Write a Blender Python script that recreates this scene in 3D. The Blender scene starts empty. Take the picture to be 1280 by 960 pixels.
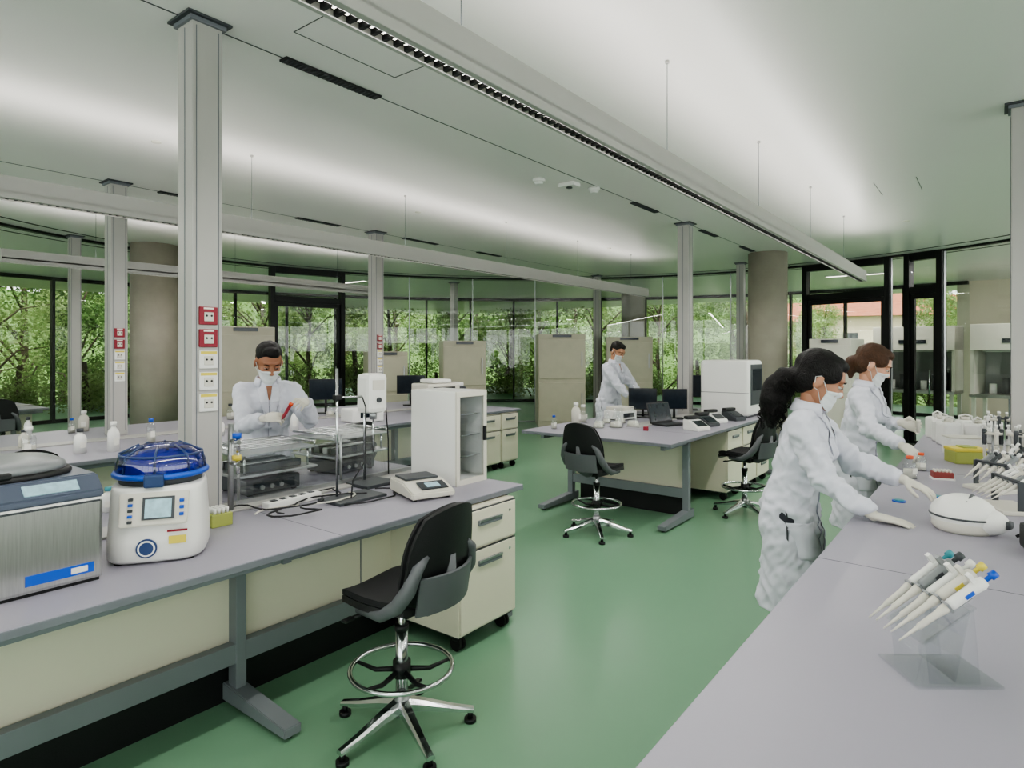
import bpy, bmesh, math, random
from math import sin, cos, pi, radians, sqrt
from mathutils import Vector, Matrix, Euler, noise
from mathutils.bvhtree import BVHTree
random.seed(7)
SC = bpy.context.scene
V = Vector

# ------------------------------------------------------------------ materials
def lin(c):
    return tuple(((x/255+.055)/1.055)**2.4 if x/255 > .04045 else x/255/12.92 for x in c)

def mat(name, c, rough=.5, metal=0, spec=.5, var=.05, vs=6, bump=0, bs=150, emit=0, stretch=None, coat=0, sheen=0, trans=0):
    m = bpy.data.materials.new(name); m.use_nodes = True
    nt = m.node_tree; N = nt.nodes; L = nt.links
    p = N['Principled BSDF']
    col = lin(c)
    tc = N.new('ShaderNodeTexCoord'); mp = N.new('ShaderNodeMapping')
    L.new(tc.outputs['Object'], mp.inputs['Vector'])
    if stretch: mp.inputs['Scale'].default_value = stretch
    nz = N.new('ShaderNodeTexNoise'); nz.inputs['Scale'].default_value = vs; nz.inputs['Detail'].default_value = 4
    L.new(mp.outputs[0], nz.inputs['Vector'])
    mr = N.new('ShaderNodeMapRange'); mr.inputs[1].default_value = .25; mr.inputs[2].default_value = .75
    mr.inputs[3].default_value = 1-var; mr.inputs[4].default_value = 1+var
    L.new(nz.outputs['Fac'], mr.inputs[0])
    hs = N.new('ShaderNodeHueSaturation'); hs.inputs['Color'].default_value = (*col, 1)
    L.new(mr.outputs[0], hs.inputs['Value']); L.new(hs.outputs[0], p.inputs['Base Color'])
    p.inputs['Roughness'].default_value = rough; p.inputs['Metallic'].default_value = metal
    p.inputs['Specular IOR Level'].default_value = spec
    if coat: p.inputs['Coat Weight'].default_value = coat
    if sheen: p.inputs['Sheen Weight'].default_value = sheen
    if emit:
        p.inputs['Emission Color'].default_value = (*col, 1); p.inputs['Emission Strength'].default_value = emit
    if bump:
        n2 = N.new('ShaderNodeTexNoise'); n2.inputs['Scale'].default_value = bs; n2.inputs['Detail'].default_value = 3
        L.new(mp.outputs[0], n2.inputs['Vector'])
        bp = N.new('ShaderNodeBump'); bp.inputs['Strength'].default_value = bump; bp.inputs['Distance'].default_value = .01
        L.new(n2.outputs['Fac'], bp.inputs['Height']); L.new(bp.outputs[0], p.inputs['Normal'])
    return m

def glassmat(name, tint=(1, 1, 1), refl=.55, base=.05, rough=.01):
    m = bpy.data.materials.new(name); m.use_nodes = True
    nt = m.node_tree; N = nt.nodes; L = nt.links; N.clear()
    o = N.new('ShaderNodeOutputMaterial'); mx = N.new('ShaderNodeMixShader')
    t = N.new('ShaderNodeBsdfTransparent'); t.inputs[0].default_value = (*tint, 1)
    g = N.new('ShaderNodeBsdfGlossy'); g.inputs['Roughness'].default_value = rough
    lw = N.new('ShaderNodeLayerWeight'); lw.inputs[0].default_value = .5
    pw = N.new('ShaderNodeMath'); pw.operation = 'POWER'; pw.inputs[1].default_value = 4
    ma = N.new('ShaderNodeMath'); ma.operation = 'MULTIPLY_ADD'; ma.inputs[1].default_value = refl; ma.inputs[2].default_value = base
    L.new(lw.outputs['Facing'], pw.inputs[0]); L.new(pw.outputs[0], ma.inputs[0]); L.new(ma.outputs[0], mx.inputs[0])
    L.new(t.outputs[0], mx.inputs[1]); L.new(g.outputs[0], mx.inputs[2]); L.new(mx.outputs[0], o.inputs[0])
    return m

m_floor = mat('floor_green_vinyl', (120, 160, 130), .30, var=.07, vs=.7, spec=.4)
m_ceil = mat('ceiling_satin_white', (232, 229, 226), .34, var=.015, vs=.6, spec=.6)
m_wall = mat('wall_cream', (214, 206, 186), .7, var=.02)
m_top = mat('bench_top_grey', (154, 151, 163), .42, var=.02, vs=3)
m_edge = mat('bench_edge_grey', (112, 116, 122), .5)
m_steelp = mat('frame_grey_paint', (130, 136, 140), .45, metal=.15)
m_panel = mat('panel_cream', (222, 218, 198), .35, var=.015, vs=2)
m_black = mat('black_plastic', (22, 23, 25), .5, bump=.1)
m_dark = mat('dark_grey_plastic', (62, 66, 70), .5)
m_shell = mat('chair_shell_grey', (92, 95, 98), .5)
m_pad = mat('chair_pad_black', (22, 23, 25), .8, bump=.3, bs=300)
m_blackmetal = mat('black_frame', (24, 25, 26), .4, metal=.3)
m_chrome = mat('chrome', (215, 217, 220), .14, metal=1, var=.02)
m_alu = mat('brushed_aluminium', (178, 180, 182), .32, metal=.9, stretch=(1, 1, 30), vs=12)
m_steel = mat('stainless_steel', (196, 196, 194), .30, metal=1, stretch=(1, 25, 1), vs=8, var=.12)
m_col = mat('column_grey', (174, 172, 168), .42, metal=.05, var=.02)
m_conc = mat('concrete', (158, 152, 140), .85, var=.12, vs=3, bump=.2, bs=30)
m_white = mat('white_plastic', (228, 228, 224), .35, var=.015)
m_white2 = mat('offwhite_plastic', (208, 205, 194), .4, var=.02)
m_lid = mat('lid_grey', (128, 132, 134), .35)
m_blue = mat('blue_plastic', (28, 84, 190), .3)
m_navy = mat('navy_panel', (44, 66, 110), .3)
m_slate = mat('slate_panel', (84, 92, 108), .35)
m_red = mat('red_plate', (138, 22, 44), .45)
m_redm = mat('muted_red_plastic', (140, 62, 58), .5)
m_yel = mat('yellow_plastic', (214, 198, 80), .45)
m_green = mat('green_plastic', (160, 168, 88), .45)
m_orange = mat('orange_cap', (222, 92, 52), .45)
m_teal = mat('teal_plastic', (60, 140, 150), .4)
m_screen = mat('screen_dark', (30, 38, 46), .12, var=.2, vs=20)
m_screenl = mat('screen_lit', (150, 180, 190), .2, var=.3, vs=30, emit=.3)
m_paper = mat('paper', (230, 228, 220), .7)
m_rubber = mat('rubber_black', (16, 16, 16), .7)
m_glass = glassmat('window_glass', (.96, .985, .97), .35, .03)
m_glass2 = glassmat('partition_glass', (.98, .99, .98), .35, .04)
m_acry = glassmat('clear_acrylic', (.97, .985, .985), .6, .08)
m_bluelid = glassmat('blue_acrylic', (.03, .16, .72), .5, .14, .05)
m_lamp = mat('lamp_emissive', (255, 250, 238), .5, emit=5)
m_tile = mat('roof_tile', (180, 112, 82), .8, var=.25, vs=4)
m_housew = mat('house_wall', (220, 205, 180), .8)
m_bark = mat('bark', (84, 72, 56), .9, var=.3, bump=.5, bs=20)
m_coat = mat('lab_coat_cotton', (206, 207, 217), .85, var=.03, bump=.12, bs=500, sheen=.08)
m_coatseam = mat('lab_coat_seam', (150, 152, 166), .85)
m_mask = mat('face_mask', (216, 220, 220), .85)
m_glove = mat('nitrile_glove', (206, 202, 190), .45, var=.04)
m_trouser = mat('dark_trousers', (46, 48, 56), .85)
m_shirt = mat('shirt', (150, 146, 150), .85)
m_shoe = mat('shoe', (40, 40, 42), .6)
m_eye = mat('eye_white', (205, 202, 196), .2)
m_iris = mat('iris', (30, 20, 14), .15)
m_greige = mat('greige_panel', (180, 176, 156), .4)

def leafmat(name, stops):
    m = bpy.data.materials.new(name); m.use_nodes = True
    nt = m.node_tree; N = nt.nodes; L = nt.links; N.clear()
    o = N.new('ShaderNodeOutputMaterial'); mx = N.new('ShaderNodeMixShader'); mx.inputs[0].default_value = .35
    d = N.new('ShaderNodeBsdfDiffuse'); t = N.new('ShaderNodeBsdfTranslucent')
    tc = N.new('ShaderNodeTexCoord'); nz = N.new('ShaderNodeTexNoise'); nz.inputs['Scale'].default_value = 1.6; nz.inputs['Detail'].default_value = 8
    nz.inputs['Roughness'].default_value = .75
    oi = N.new('ShaderNodeObjectInfo'); ad = N.new('ShaderNodeMath'); ad.operation = 'MULTIPLY_ADD'; ad.inputs[1].default_value = .3
    L.new(tc.outputs['Object'], nz.inputs['Vector']); L.new(oi.outputs['Random'], ad.inputs[0]); L.new(nz.outputs['Fac'], ad.inputs[2])
    cr = N.new('ShaderNodeValToRGB'); L.new(ad.outputs[0], cr.inputs[0])
    e = cr.color_ramp.elements
    e[0].position = stops[0][0]; e[0].color = (*lin(stops[0][1]), 1)
    e[1].position = stops[-1][0]; e[1].color = (*lin(stops[-1][1]), 1)
    for ps, c in stops[1:-1]:
        x = e.new(ps); x.color = (*lin(c), 1)
    L.new(cr.outputs[0], d.inputs[0]); L.new(cr.outputs[0], t.inputs[0])
    L.new(d.outputs[0], mx.inputs[1]); L.new(t.outputs[0], mx.inputs[2]); L.new(mx.outputs[0], o.inputs[0])
    return m
m_leaf = leafmat('leaves', [(.34, (44, 66, 36)), (.52, (92, 122, 68)), (.70, (140, 164, 102)), (.95, (186, 198, 146))])
m_grass = leafmat('grass', [(.35, (76, 100, 58)), (.55, (108, 134, 82)), (.9, (154, 168, 108))])

# ------------------------------------------------------------------ builder
def rotm(rot): return Euler(rot).to_matrix().to_4x4()
def frame_to(d):
    return V(d).to_track_quat('Z', 'Y').to_matrix().to_4x4()

class B:
    def __init__(s): s.bm = bmesh.new(); s.mats = []
    def mi(s, m):
        if m not in s.mats: s.mats.append(m)
        return s.mats.index(m)
    def add(s, t, m, smooth=False, M=None):
        i = s.mi(m)
        for f in t.faces:
            f.material_index = i
            f.smooth = bool(smooth) and len(f.verts) <= 4
        if M is not None: t.transform(M)
        me = bpy.data.meshes.new('tmp'); t.to_mesh(me); t.free(); s.bm.from_mesh(me); bpy.data.meshes.remove(me)
    def box(s, c, sz, m, bev=0, rot=(0, 0, 0), seg=2):
        t = bmesh.new(); bmesh.ops.create_cube(t, size=1)
        bmesh.ops.scale(t, vec=sz, verts=t.verts)
        if bev: bmesh.ops.bevel(t, geom=t.edges[:], offset=min(bev, min(sz)*.49), segments=seg, affect='EDGES', profile=.6)
        s.add(t, m, False, Matrix.Translation(c) @ rotm(rot))
    def b2(s, x0, x1, y0, y1, z0, z1, m, bev=0):
        s.box(((x0+x1)/2, (y0+y1)/2, (z0+z1)/2), (abs(x1-x0), abs(y1-y0), abs(z1-z0)), m, bev)
    def cyl(s, a, b, r, m, r2=None, n=20):
        a = V(a); b = V(b); d = b-a
        t = bmesh.new(); bmesh.ops.create_cone(t, cap_ends=True, segments=n, radius1=r, radius2=r if r2 is None else r2, depth=d.length)
        s.add(t, m, True, Matrix.Translation((a+b)/2) @ frame_to(d))
    def sph(s, c, r, m, rot=(0, 0, 0), u=20, v=12):
        if not hasattr(r, '__len__'): r = (r, r, r)
        t = bmesh.new(); bmesh.ops.create_uvsphere(t, u_segments=u, v_segments=v, radius=1)
        s.add(t, m, True, Matrix.Translation(c) @ rotm(rot) @ Matrix.Diagonal((*r, 1)))
    def loft(s, rings, m, caps=True, closed=False, smooth=True):
        t = bmesh.new(); vs = [[t.verts.new(p) for p in r] for r in rings]; n = len(rings[0])
        K = len(rings)
        for i in range(K if closed else K-1):
            a = vs[i]; b = vs[(i+1) % K]
            for j in range(n):
                t.faces.new((a[j], a[(j+1) % n], b[(j+1) % n], b[j]))
        if caps and not closed:
            t.faces.new(vs[0][::-1]); t.faces.new(vs[-1])
        bmesh.ops.recalc_face_normals(t, faces=t.faces)
        s.add(t, m, smooth)
    def tube(s, pts, r, m, n=8, closed=False):
        pts = [V(p) for p in pts]; K = len(pts)
        if not hasattr(r, '__len__'): r = [r]*K
        rings = []; up = None
        for i, p in enumerate(pts):
            if closed: d = pts[(i+1) % K]-pts[i-1]
            else: d = pts[min(i+1, K-1)]-pts[max(i-1, 0)]
            d.normalize()
            if up is None: up = d.orthogonal().normalized()
            up = (up-d*up.dot(d)).normalized(); w = d.cross(up)
            rings.append([p+(up*cos(2*pi*j/n)+w*sin(2*pi*j/n))*r[i] for j in range(n)])
        s.loft(rings, m, True, closed)
    def ring(s, c, R, r, m, n=36, k=8):
        s.tube([V(c)+V((R*cos(2*pi*i/n), R*sin(2*pi*i/n), 0)) for i in range(n)], r, m, k, True)
    def lathe(s, prof, m, c=(0, 0, 0), n=20, M=None):
        rings = [[V((max(r, 1e-4)*cos(2*pi*j/n), max(r, 1e-4)*sin(2*pi*j/n), z)) for j in range(n)] for r, z in prof]
        MM = Matrix.Translation(c) if M is None else M
        s.loft([[MM @ p for p in r] for r in rings], m)
    def prism(s, pts, ext, m, bev=0):
        t = bmesh.new(); vs = [t.verts.new(p) for p in pts]; f = t.faces.new(vs)
        r = bmesh.ops.extrude_face_region(t, geom=[f]); nv = [e for e in r['geom'] if isinstance(e, bmesh.types.BMVert)]
        bmesh.ops.translate(t, vec=ext, verts=nv); bmesh.ops.recalc_face_normals(t, faces=t.faces)
        if bev: bmesh.ops.bevel(t, geom=t.edges[:], offset=bev, segments=2, affect='EDGES')
        s.add(t, m)
    def sheet(s, fn, nu, nv, th, m, m2=None):
        P = [[V(fn(-1+2*i/nu, -1+2*j/nv)) for j in range(nv+1)] for i in range(nu+1)]
        Nn = [[None]*(nv+1) for _ in range(nu+1)]
        for i in range(nu+1):
            for j in range(nv+1):
                a = P[min(i+1, nu)][j]-P[max(i-1, 0)][j]; b = P[i][min(j+1, nv)]-P[i][max(j-1, 0)]
                c = a.cross(b); Nn[i][j] = c.normalized() if c.length > 1e-9 else V((0, 0, 1))
        Q = [[P[i][j]+Nn[i][j]*th for j in range(nv+1)] for i in range(nu+1)]
        def grid(G, flip, mm):
            t = bmesh.new(); vv = [[t.verts.new(p) for p in r] for r in G]
            for i in range(len(G)-1):
                for j in range(len(G[0])-1):
                    q = (vv[i][j], vv[i+1][j], vv[i+1][j+1], vv[i][j+1])
                    t.faces.new(q[::-1] if flip else q)
            s.add(t, mm, True)
        grid(P, True, m2 or m); grid(Q, False, m)
        bd = [(i, 0) for i in range(nu+1)]+[(nu, j) for j in range(1, nv+1)]+[(i, nv) for i in range(nu-1, -1, -1)]+[(0, j) for j in range(nv-1, 0, -1)]
        t = bmesh.new(); a = [t.verts.new(P[i][j]) for i, j in bd]; b = [t.verts.new(Q[i][j]) for i, j in bd]; n = len(bd)
        for k in range(n): t.faces.new((a[k], a[(k+1) % n], b[(k+1) % n], b[k]))
        s.add(t, m2 or m, False)
    def mesh(s, name):
        me = bpy.data.meshes.new(name); s.bm.to_mesh(me); s.bm.free()
        for m in s.mats: me.materials.append(m)
        return me
    def obj(s, name, loc=(0, 0, 0), rz=0, parent=None):
        o = bpy.data.objects.new(name, s.mesh(name)); SC.collection.objects.link(o)
        o.location = loc; o.rotation_euler = (0, 0, rz)
        if parent: o.parent = parent
        return o

def inst(name, me, loc, rz=0, sc=1):
    o = bpy.data.objects.new(name, me); SC.collection.objects.link(o)
    o.location = loc; o.rotation_euler = (0, 0, rz); o.scale = (sc, sc, sc) if not hasattr(sc, '__len__') else sc
    return o
def area(name, loc, rx, sx, sy, pw, col=(1, .955, .925), parent=None):
    ld = bpy.data.lights.new(name, 'AREA'); ld.shape = 'RECTANGLE'; ld.size = sx; ld.size_y = sy; ld.energy = pw; ld.color = col
    lo = bpy.data.objects.new(name, ld); SC.collection.objects.link(lo); lo.location = loc; lo.rotation_euler = (rx, 0, 0)
    if parent: lo.parent = parent

CH = 1.62; CZ = 3.25; HB = .80; HR = .88
CX, CY = -4.0, 6.0

# ------------------------------------------------------------------ shell
b = B(); b.b2(-22, 7, -4.2, 22, -.12, 0, m_floor); b.obj('floor')
b = B(); b.b2(-20, 7, -4.2, 21, CZ, CZ+.3, m_ceil); ceil = b.obj('ceiling')
def winwall(name, p, q, wn):
    p = V((*p, 0)); q = V((*q, 0)); d = q-p; L = d.length; ang = math.atan2(d.y, d.x); mid = (p+q)/2
    b = B(); b.box((0, 0, .25), (L, .2, .5), m_wall); b.box((0, 0, CZ-.1), (L, .2, .2), m_wall)
    for k in (-1, 1): b.box((k*(L/2-.1), 0, CZ/2), (.2, .2, CZ), m_wall)
    b.obj(name, mid, ang)
    b = B(); n = int(L/1.6)
    b.box((0, 0, 1.775), (L-.4, .012, 2.55), m_glass)
    for i in range(n+1): b.box((-L/2+.2+(L-.4)*i/n, 0, 1.775), (.05, .1, 2.55), m_blackmetal)
    b.obj(wn, mid, ang)
winwall('wall_east', (6.1, -4), (6.1, 18.4), 'window_30'); winwall('wall_south', (-14.5, -4.1), (6.1, -4.1), 'window_31')
b = B(); b.b2(-.75, 6.0, 18.3, 18.5, 0, CZ, m_wall); b.obj('wall_north')
b = B(); b.b2(-14.6, -14.4, -4, -1.3, 0, CZ, m_wall); b.obj('wall_west')

def pol(r, a, z=0): return V((CX+r*cos(radians(a)), CY+r*sin(radians(a)), z))
b = B()
for x in (-3.15, -6.8, .3):
    b.b2(x-.003, x+.003, -3.5, 13, CZ-.003, CZ, m_dark)
b.obj('trim_1')
b = B()
for x, y0, y1 in ((-3.15, 2.0, 2.68), (-3.17, 6.3, 6.9), (-3.17, 8.3, 8.9), (-3.17, 10, 10.6), (-6.8, 4.5, 5.14), (-6.8, 6.25, 6.95), (-6.8, 7.9, 8.5), (-6.8, 2.9, 3.5), (-3.15, -.4, .3)):
    b.b2(x-.035, x+.035, y0, y1, CZ-.012, CZ, m_black)
    for i in range(int((y1-y0)/.03)):
        b.b2(x-.03, x+.03, y0+.03*i+.012, y0+.03*i+.018, CZ-.016, CZ-.012, m_dark)
b.obj('ceiling_air_slot')
b = B()
for (x0, x1, y0, y1) in ((-2.85, -2.847, 1.87, 2.55), (-2.503, -2.5, 1.87, 2.55), (-2.85, -2.5, 1.869, 1.872), (-2.85, -2.5, 2.549, 2.552)):
    b.b2(x0, x1, y0, y1, CZ-.003, CZ, m_dark)
for x, y in ((-.6, 7.6), (-.95, 7.6)):
    b.b2(x-.002, x+.002, y-.6, y, CZ-.003, CZ, m_dark)
b.obj('ceiling_access_hatch')
def arcstrip(b, r0, r1, a0, a1, z0, z1, m, n=80):
    rings = []
    for i in range(n+1):
        a = a0+(a1-a0)*i/n
        rings.append([pol(r0, a, z0), pol(r1, a, z0), pol(r1, a, z1), pol(r0, a, z1)])
    b.loft(rings, m, smooth=False)
b = B(); arcstrip(b, 7.05, 7.15, 218, 30, CZ-.03, CZ, m_black); arcstrip(b, 6.72, 6.75, 218, 30, CZ-.006, CZ, m_black); arcstrip(b, 7.5, 7.53, 218, 30, CZ-.006, CZ, m_black)
b.obj('trim_2')
for x, y, k in ((-3.45, 4.9, 0), (-3.3, 5.2, 1), (-3.2, 5.5, 0), (-5.4, 5.2, 2), (-4.9, 8.9, 2), (-5.2, 2.2, 2), (-.9, 9.3, 2)):
    b = B()
    if k == 1:
        b.box((0, 0, -.02), (.18, .12, .04), m_white, .01); b.cyl((0, 0, -.05), (0, 0, -.04), .03, m_dark)
    elif k == 0:
        b.cyl((0, 0, -.03), (0, 0, 0), .06, m_white); b.cyl((0, 0, -.055), (0, 0, -.03), .035, m_white, .05)
    else:
        b.cyl((0, 0, -.008), (0, 0, 0), .035, m_white2)
    b.obj('smoke_detector', (x, y, CZ))

nP = 23; a0, a1 = 216, 74; R = 12.7
for i in range(nP):
    A = a0+(a1-a0)*i/nP; Bq = a0+(a1-a0)*(i+1)/nP
    p = pol(R, A); q = pol(R, Bq); mid = (p+q)/2; d = q-p; ang = math.atan2(d.y, d.x); L = d.length
    b = B()
    b.box((0, 0, CZ/2), (L-.02, .012, CZ-.10), m_glass)
    b.box((-L/2, 0, CZ/2), (.06, .14, CZ), m_blackmetal)
    b.box((0, 0, .04), (L-.06, .10, .08), m_blackmetal)
    b.box((0, 0, CZ-.04), (L-.06, .10, .08), m_blackmetal)
    b.obj('window_%d' % (i+1), mid, ang)
doors = {167.9: 12.4, 75.2: 12.6, 64.5: 5.0}
def seg(A, Bq, b, r=7.1, zt=CZ-.03):
    p = pol(r, A); q = pol(r, Bq); d = q-p; ang = math.atan2(d.y, d.x); mid = (p+q)/2
    b.box((mid.x, mid.y, zt/2+.02), (d.length-.012, .012, zt-.05), m_glass2, rot=(0, 0, ang))
    b.box((mid.x, mid.y, .015), (d.length, .04, .03), m_alu, rot=(0, 0, ang))
    b.box((p.x, p.y, zt/2), (.016, .04, zt), m_alu, rot=(0, 0, ang))
b = B()
cuts = sorted([(c+w/2, c-w/2) for c, w in doors.items()], reverse=True)
spans = []; cur = 216.
for hi, lo in cuts: spans.append((cur, hi)); cur = lo
spans.append((cur, 34))
for s0, s1 in spans:
    n = max(1, round(abs(s0-s1)/12))
    for i in range(n): seg(s0+(s1-s0)*i/n, s0+(s1-s0)*(i+1)/n, b)
b.obj('glass_partition')
for k, (c, w) in enumerate(doors.items()):
    p = pol(7.1, c+w/2); q = pol(7.1, c-w/2); d = q-p; L = d.length; ang = math.atan2(d.y, d.x); mid = (p+q)/2; zt = CZ-.03
    b = B(); dz = 2.62
    for sx in (-1, 1): b.box((sx*(L/2-.05), 0, zt/2), (.09, .14, zt), m_blackmetal, .004)
    b.box((0, 0, zt-.05), (L-.2, .12, .1), m_blackmetal); b.box((0, 0, dz), (L-.2, .12, .12), m_blackmetal)
    b.box((0, 0, (dz+zt)/2), (L-.2, .01, zt-dz-.16), m_glass2)
    for sx in (-1, 1): b.box((sx*(L/2-.13), 0, dz/2), (.06, .05, dz-.13), m_blackmetal)
    b.box((0, 0, .06), (L-.32, .05, .1), m_blackmetal); b.box((0, 0, dz-.10), (L-.32, .05, .08), m_blackmetal)
    b.box((0, 0, dz/2), (L-.3, .012, dz-.2), m_glass2)
    b.cyl((L/2-.2, -.06, .9), (L/2-.2, -.06, 1.3), .012, m_chrome)
    b.obj('door_%d' % (k+1), mid, ang)

for x, y, r in ((-10.35, 4.35, .33), (-3.05, 11.0, .31), (-8.35, 16.6, .34)):
    b = B(); b.cyl((0, 0, 0), (0, 0, CZ), r, m_conc, n=48)
    b.cyl((0, 0, 0), (0, 0, .02), r+.01, m_dark, n=48)
    b.obj('concrete_column', (x, y, 0))

def service_column(x, y, z0, sockets=True, w=.15):
    b = B()
    b.box((0, 0, (CZ+z0)/2), (w, w, CZ-z0), m_col, .006)
    b.box((0, 0, CZ-.006), (w+.07, w+.07, .012), m_dark, .002); b.box((0, 0, CZ-.022), (w+.03, w+.03, .022), m_edge, .003)
    for sx in (-1, 1):
        b.box((sx*(w/2+.001), -.055, (CZ+z0)/2), (.002, .004, CZ-z0-.1), m_edge); b.box((sx*(w/2+.001), .055, (CZ+z0)/2), (.002, .004, CZ-z0-.1), m_edge)
    b.box((0, -(w/2+.001), (CZ+z0)/2), (.006, .002, CZ-z0-.1), m_edge)
    if sockets:
        for k, z in enumerate((1.79, 1.68, 1.575, 1.47, 1.365)):
            for fx in (1, -1):
                m = m_red if k < 2 else m_white
                X = fx*(w/2+.006)
                b.box((X, 0, z), (.012, .09, .088), m, .004)
                b.box((X+fx*.007, 0, z-.005), (.006, .046, .044), m_white2, .003)
                for dy in (-.012, .012): b.cyl((X+fx*.009, dy, z), (X+fx*.0115, dy, z), .0055, m_black, n=8)
                if k >= 2: b.box((X+fx*.0065, 0, z+.034), (.002, .08, .014), m_yel)
                else: b.box((X+fx*.0065, 0, z+.036), (.002, .05, .008), m_paper)
    b.obj('service_column', (x, y, 0))
service_column(-3.15, 1.54, HB)
service_column(-3.17, 7.76, HB, False)
service_column(-6.78, 2.5, HB)
service_column(-6.78, 5.73, HB)
service_column(.15, 5.38, HR, False)
for x, y in ((-6.9, 12.0), (-10.3, 11.1), (-3.78, 11.9), (-6.78, -.8), (-10.4, 3.3)):
    service_column(x, y, 0, False, .13)

def beam(x, y0, y1):
    b = B(); z0, z1 = 2.57, 2.71
    b.b2(x+.02, x+.05, y0, y1, z0, z1, m_col, .003); b.b2(x-.05, x-.03, y0, y1, z0, z1, m_col, .003)
    b.b2(x-.05, x+.05, y0, y1, z0+.035, z0+.05, m_col)
    for yy in (y0, y1): b.b2(x-.05, x+.05, yy-.004, yy+.004, z0, z1, m_col)
    b.b2(x-.03, x+.02, y0+.01, y1-.01, z0+.02, z0+.035, m_black)
    for i in range(int((y1-y0)/.045)):
        y = y0+.02+i*.045
        b.b2(x-.010, x+.000, y+.002, y+.010, z0+.012, z0+.02, m_lamp)
        b.b2(x-.03, x+.02, y+.022, y+.036, z0+.004, z0+.02, m_black)
    y = y0+.9
    while y < y1:
        b.cyl((x, y, z1-.1), (x, y, CZ), .0018, m_dark, n=6); b.cyl((x, y, CZ-.015), (x, y, CZ), .012, m_col, n=10)
        y += 1.72
    o = b.obj('linear_pendant_light')
    L = y1-y0
    area('uplight', (x, (y0+y1)/2, z1-.02), pi, .09, L-.2, 11*L, parent=o)
    area('downlight', (x, (y0+y1)/2, z0+.002), 0, .04, L-.2, 9*L, parent=o)
beam(-1.47, -1.0, 9.84); beam(-4.93, -1.5, 10.3); beam(-8.45, 2.0, 7.2); beam(2.0, -1.0, 9.6)  # last pendant is out of view, added to brighten the right side
for x, y in ((.8, 14.0), (-2.4, 15.2), (3.5, 13.0), (-12.2, 9.5), (-13.5, 4.0)):  # added ceiling strips to brighten the dark zones beyond the glass
    b = B(); b.box((0, 0, -.01), (1.2, .14, .02), m_white, .003); b.box((0, 0, -.021), (1.14, .1, .003), m_lamp); o = b.obj('added_ceiling_light', (x, y, CZ))
    area('added_fill_lamp', (0, 0, -.03), 0, 1.1, .1, 60, parent=o)

# ------------------------------------------------------------------ benches
def bench(x0, x1, y0, y1, z, legs, splits=None, spine=True):
    b = B(); cx = (x0+x1)/2
    b.b2(x0, x1, y0, y1, z-.032, z-.004, m_edge, .003); b.b2(x0+.002, x1-.002, y0+.002, y1-.002, z-.006, z, m_top, .002)
    for y in splits or []: b.b2(x0+.002, x1-.002, y-.0012, y+.0012, z, z+.0006, m_dark)
    if spine: b.b2(cx-.09, cx+.09, y0+.05, y1-.02, z, z+.012, m_col, .004)
    for s in (1, -1):
        e = x1 if s > 0 else x0
        px = e-s*.46
        b.b2(px-s*.03, px+s*.03, y0+.05, y1-.05, z-.11, z-.032, m_steelp, .004)
        b.b2(e-s*.12, e-s*.08, y0+.05, y1-.05, z-.075, z-.032, m_steelp, .003)
        b.b2(px-s*.02, px+s*.03, y0+.05, y1-.05, .20, .29, m_steelp, .004)
        yy = [y0+.05]+list(legs)+[y1-.05]
        for i in range(len(yy)-1):
            if yy[i+1]-yy[i] < .2: continue
            b.b2(px-s*.045, px-s*.03, yy[i]+.02, yy[i+1]-.02, .20, z-.04, m_panel, .002)
            if yy[i+1]-yy[i] > 1.3:
                ym = (yy[i]+yy[i+1])/2; b.b2(px-s*.03, px-s*.028, ym-.003, ym+.003, .29, z-.11, m_edge)
        b.b2(px-s*.10, px-s*.06, y0+.1, y1-.1, 0, .21, m_black)
        for ly in legs:
            b.b2(px-.035, px+.035, ly-.025, ly+.025, .03, z-.03, m_steelp, .005)
            b.prism([(px-s*.06, ly-.04, .015), (e-s*.02, ly-.04, .015), (e-s*.02, ly-.04, .055), (px-s*.06, ly-.04, .095)], (0, .08, 0), m_steelp, .004)
            b.cyl((e-s*.06, ly, 0), (e-s*.06, ly, .02), .02, m_black); b.cyl((px, ly, 0), (px, ly, .02), .02, m_black)
            b.b2(px, e-s*.06, ly-.02, ly+.02, z-.075, z-.034, m_steelp, .003)
    return b.obj('lab_bench')
bench(-4.0, -2.30, -1.6, 3.1, HB, [-.6, 1.52, 2.98], splits=[.2, 1.75])
b = B()
x0, x1, y0, y1, z = -3.88, -2.25, 5.2, 8.75, HB
b.b2(x0, x1, y0, y1, z-.032, z-.004, m_edge, .003); b.b2(x0+.002, x1-.002, y0+.002, y1-.002, z-.006, z, m_top, .002)
b.b2(x0+.01, x1-.01, 5.999, 6.001, z, z+.0006, m_dark)
b.b2(-3.16, -3.0, 6.1, y1-.02, z, z+.012, m_col, .004)
for lx in (-3.66, -2.36):
    b.b2(lx-.03, lx+.03, 5.78, 5.84, .03, z-.03, m_steelp, .004)
    b.prism([(lx-.04, 5.24, .015), (lx-.04, 5.9, .015), (lx-.04, 5.9, .095), (lx-.04, 5.24, .055)], (.08, 0, 0), m_steelp, .004)
    b.cyl((lx, 5.29, 0), (lx, 5.29, .02), .02, m_black); b.cyl((lx, 5.81, 0), (lx, 5.81, .02), .02, m_black)
    b.b2(lx-.02, lx+.02, 5.26, 5.8, z-.075, z-.034, m_steelp, .003)
b.b2(-3.64, -2.38, 5.79, 5.83, z-.10, z-.034, m_steelp, .004); b.b2(-3.64, -2.38, 5.79, 5.83, .20, .29, m_steelp, .004)
b.b2(-3.62, -2.40, 5.84, 5.855, .2, z-.04, m_panel, .002); b.b2(-3.6, -2.4, 5.9, 5.94, 0, .2, m_black)
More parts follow.
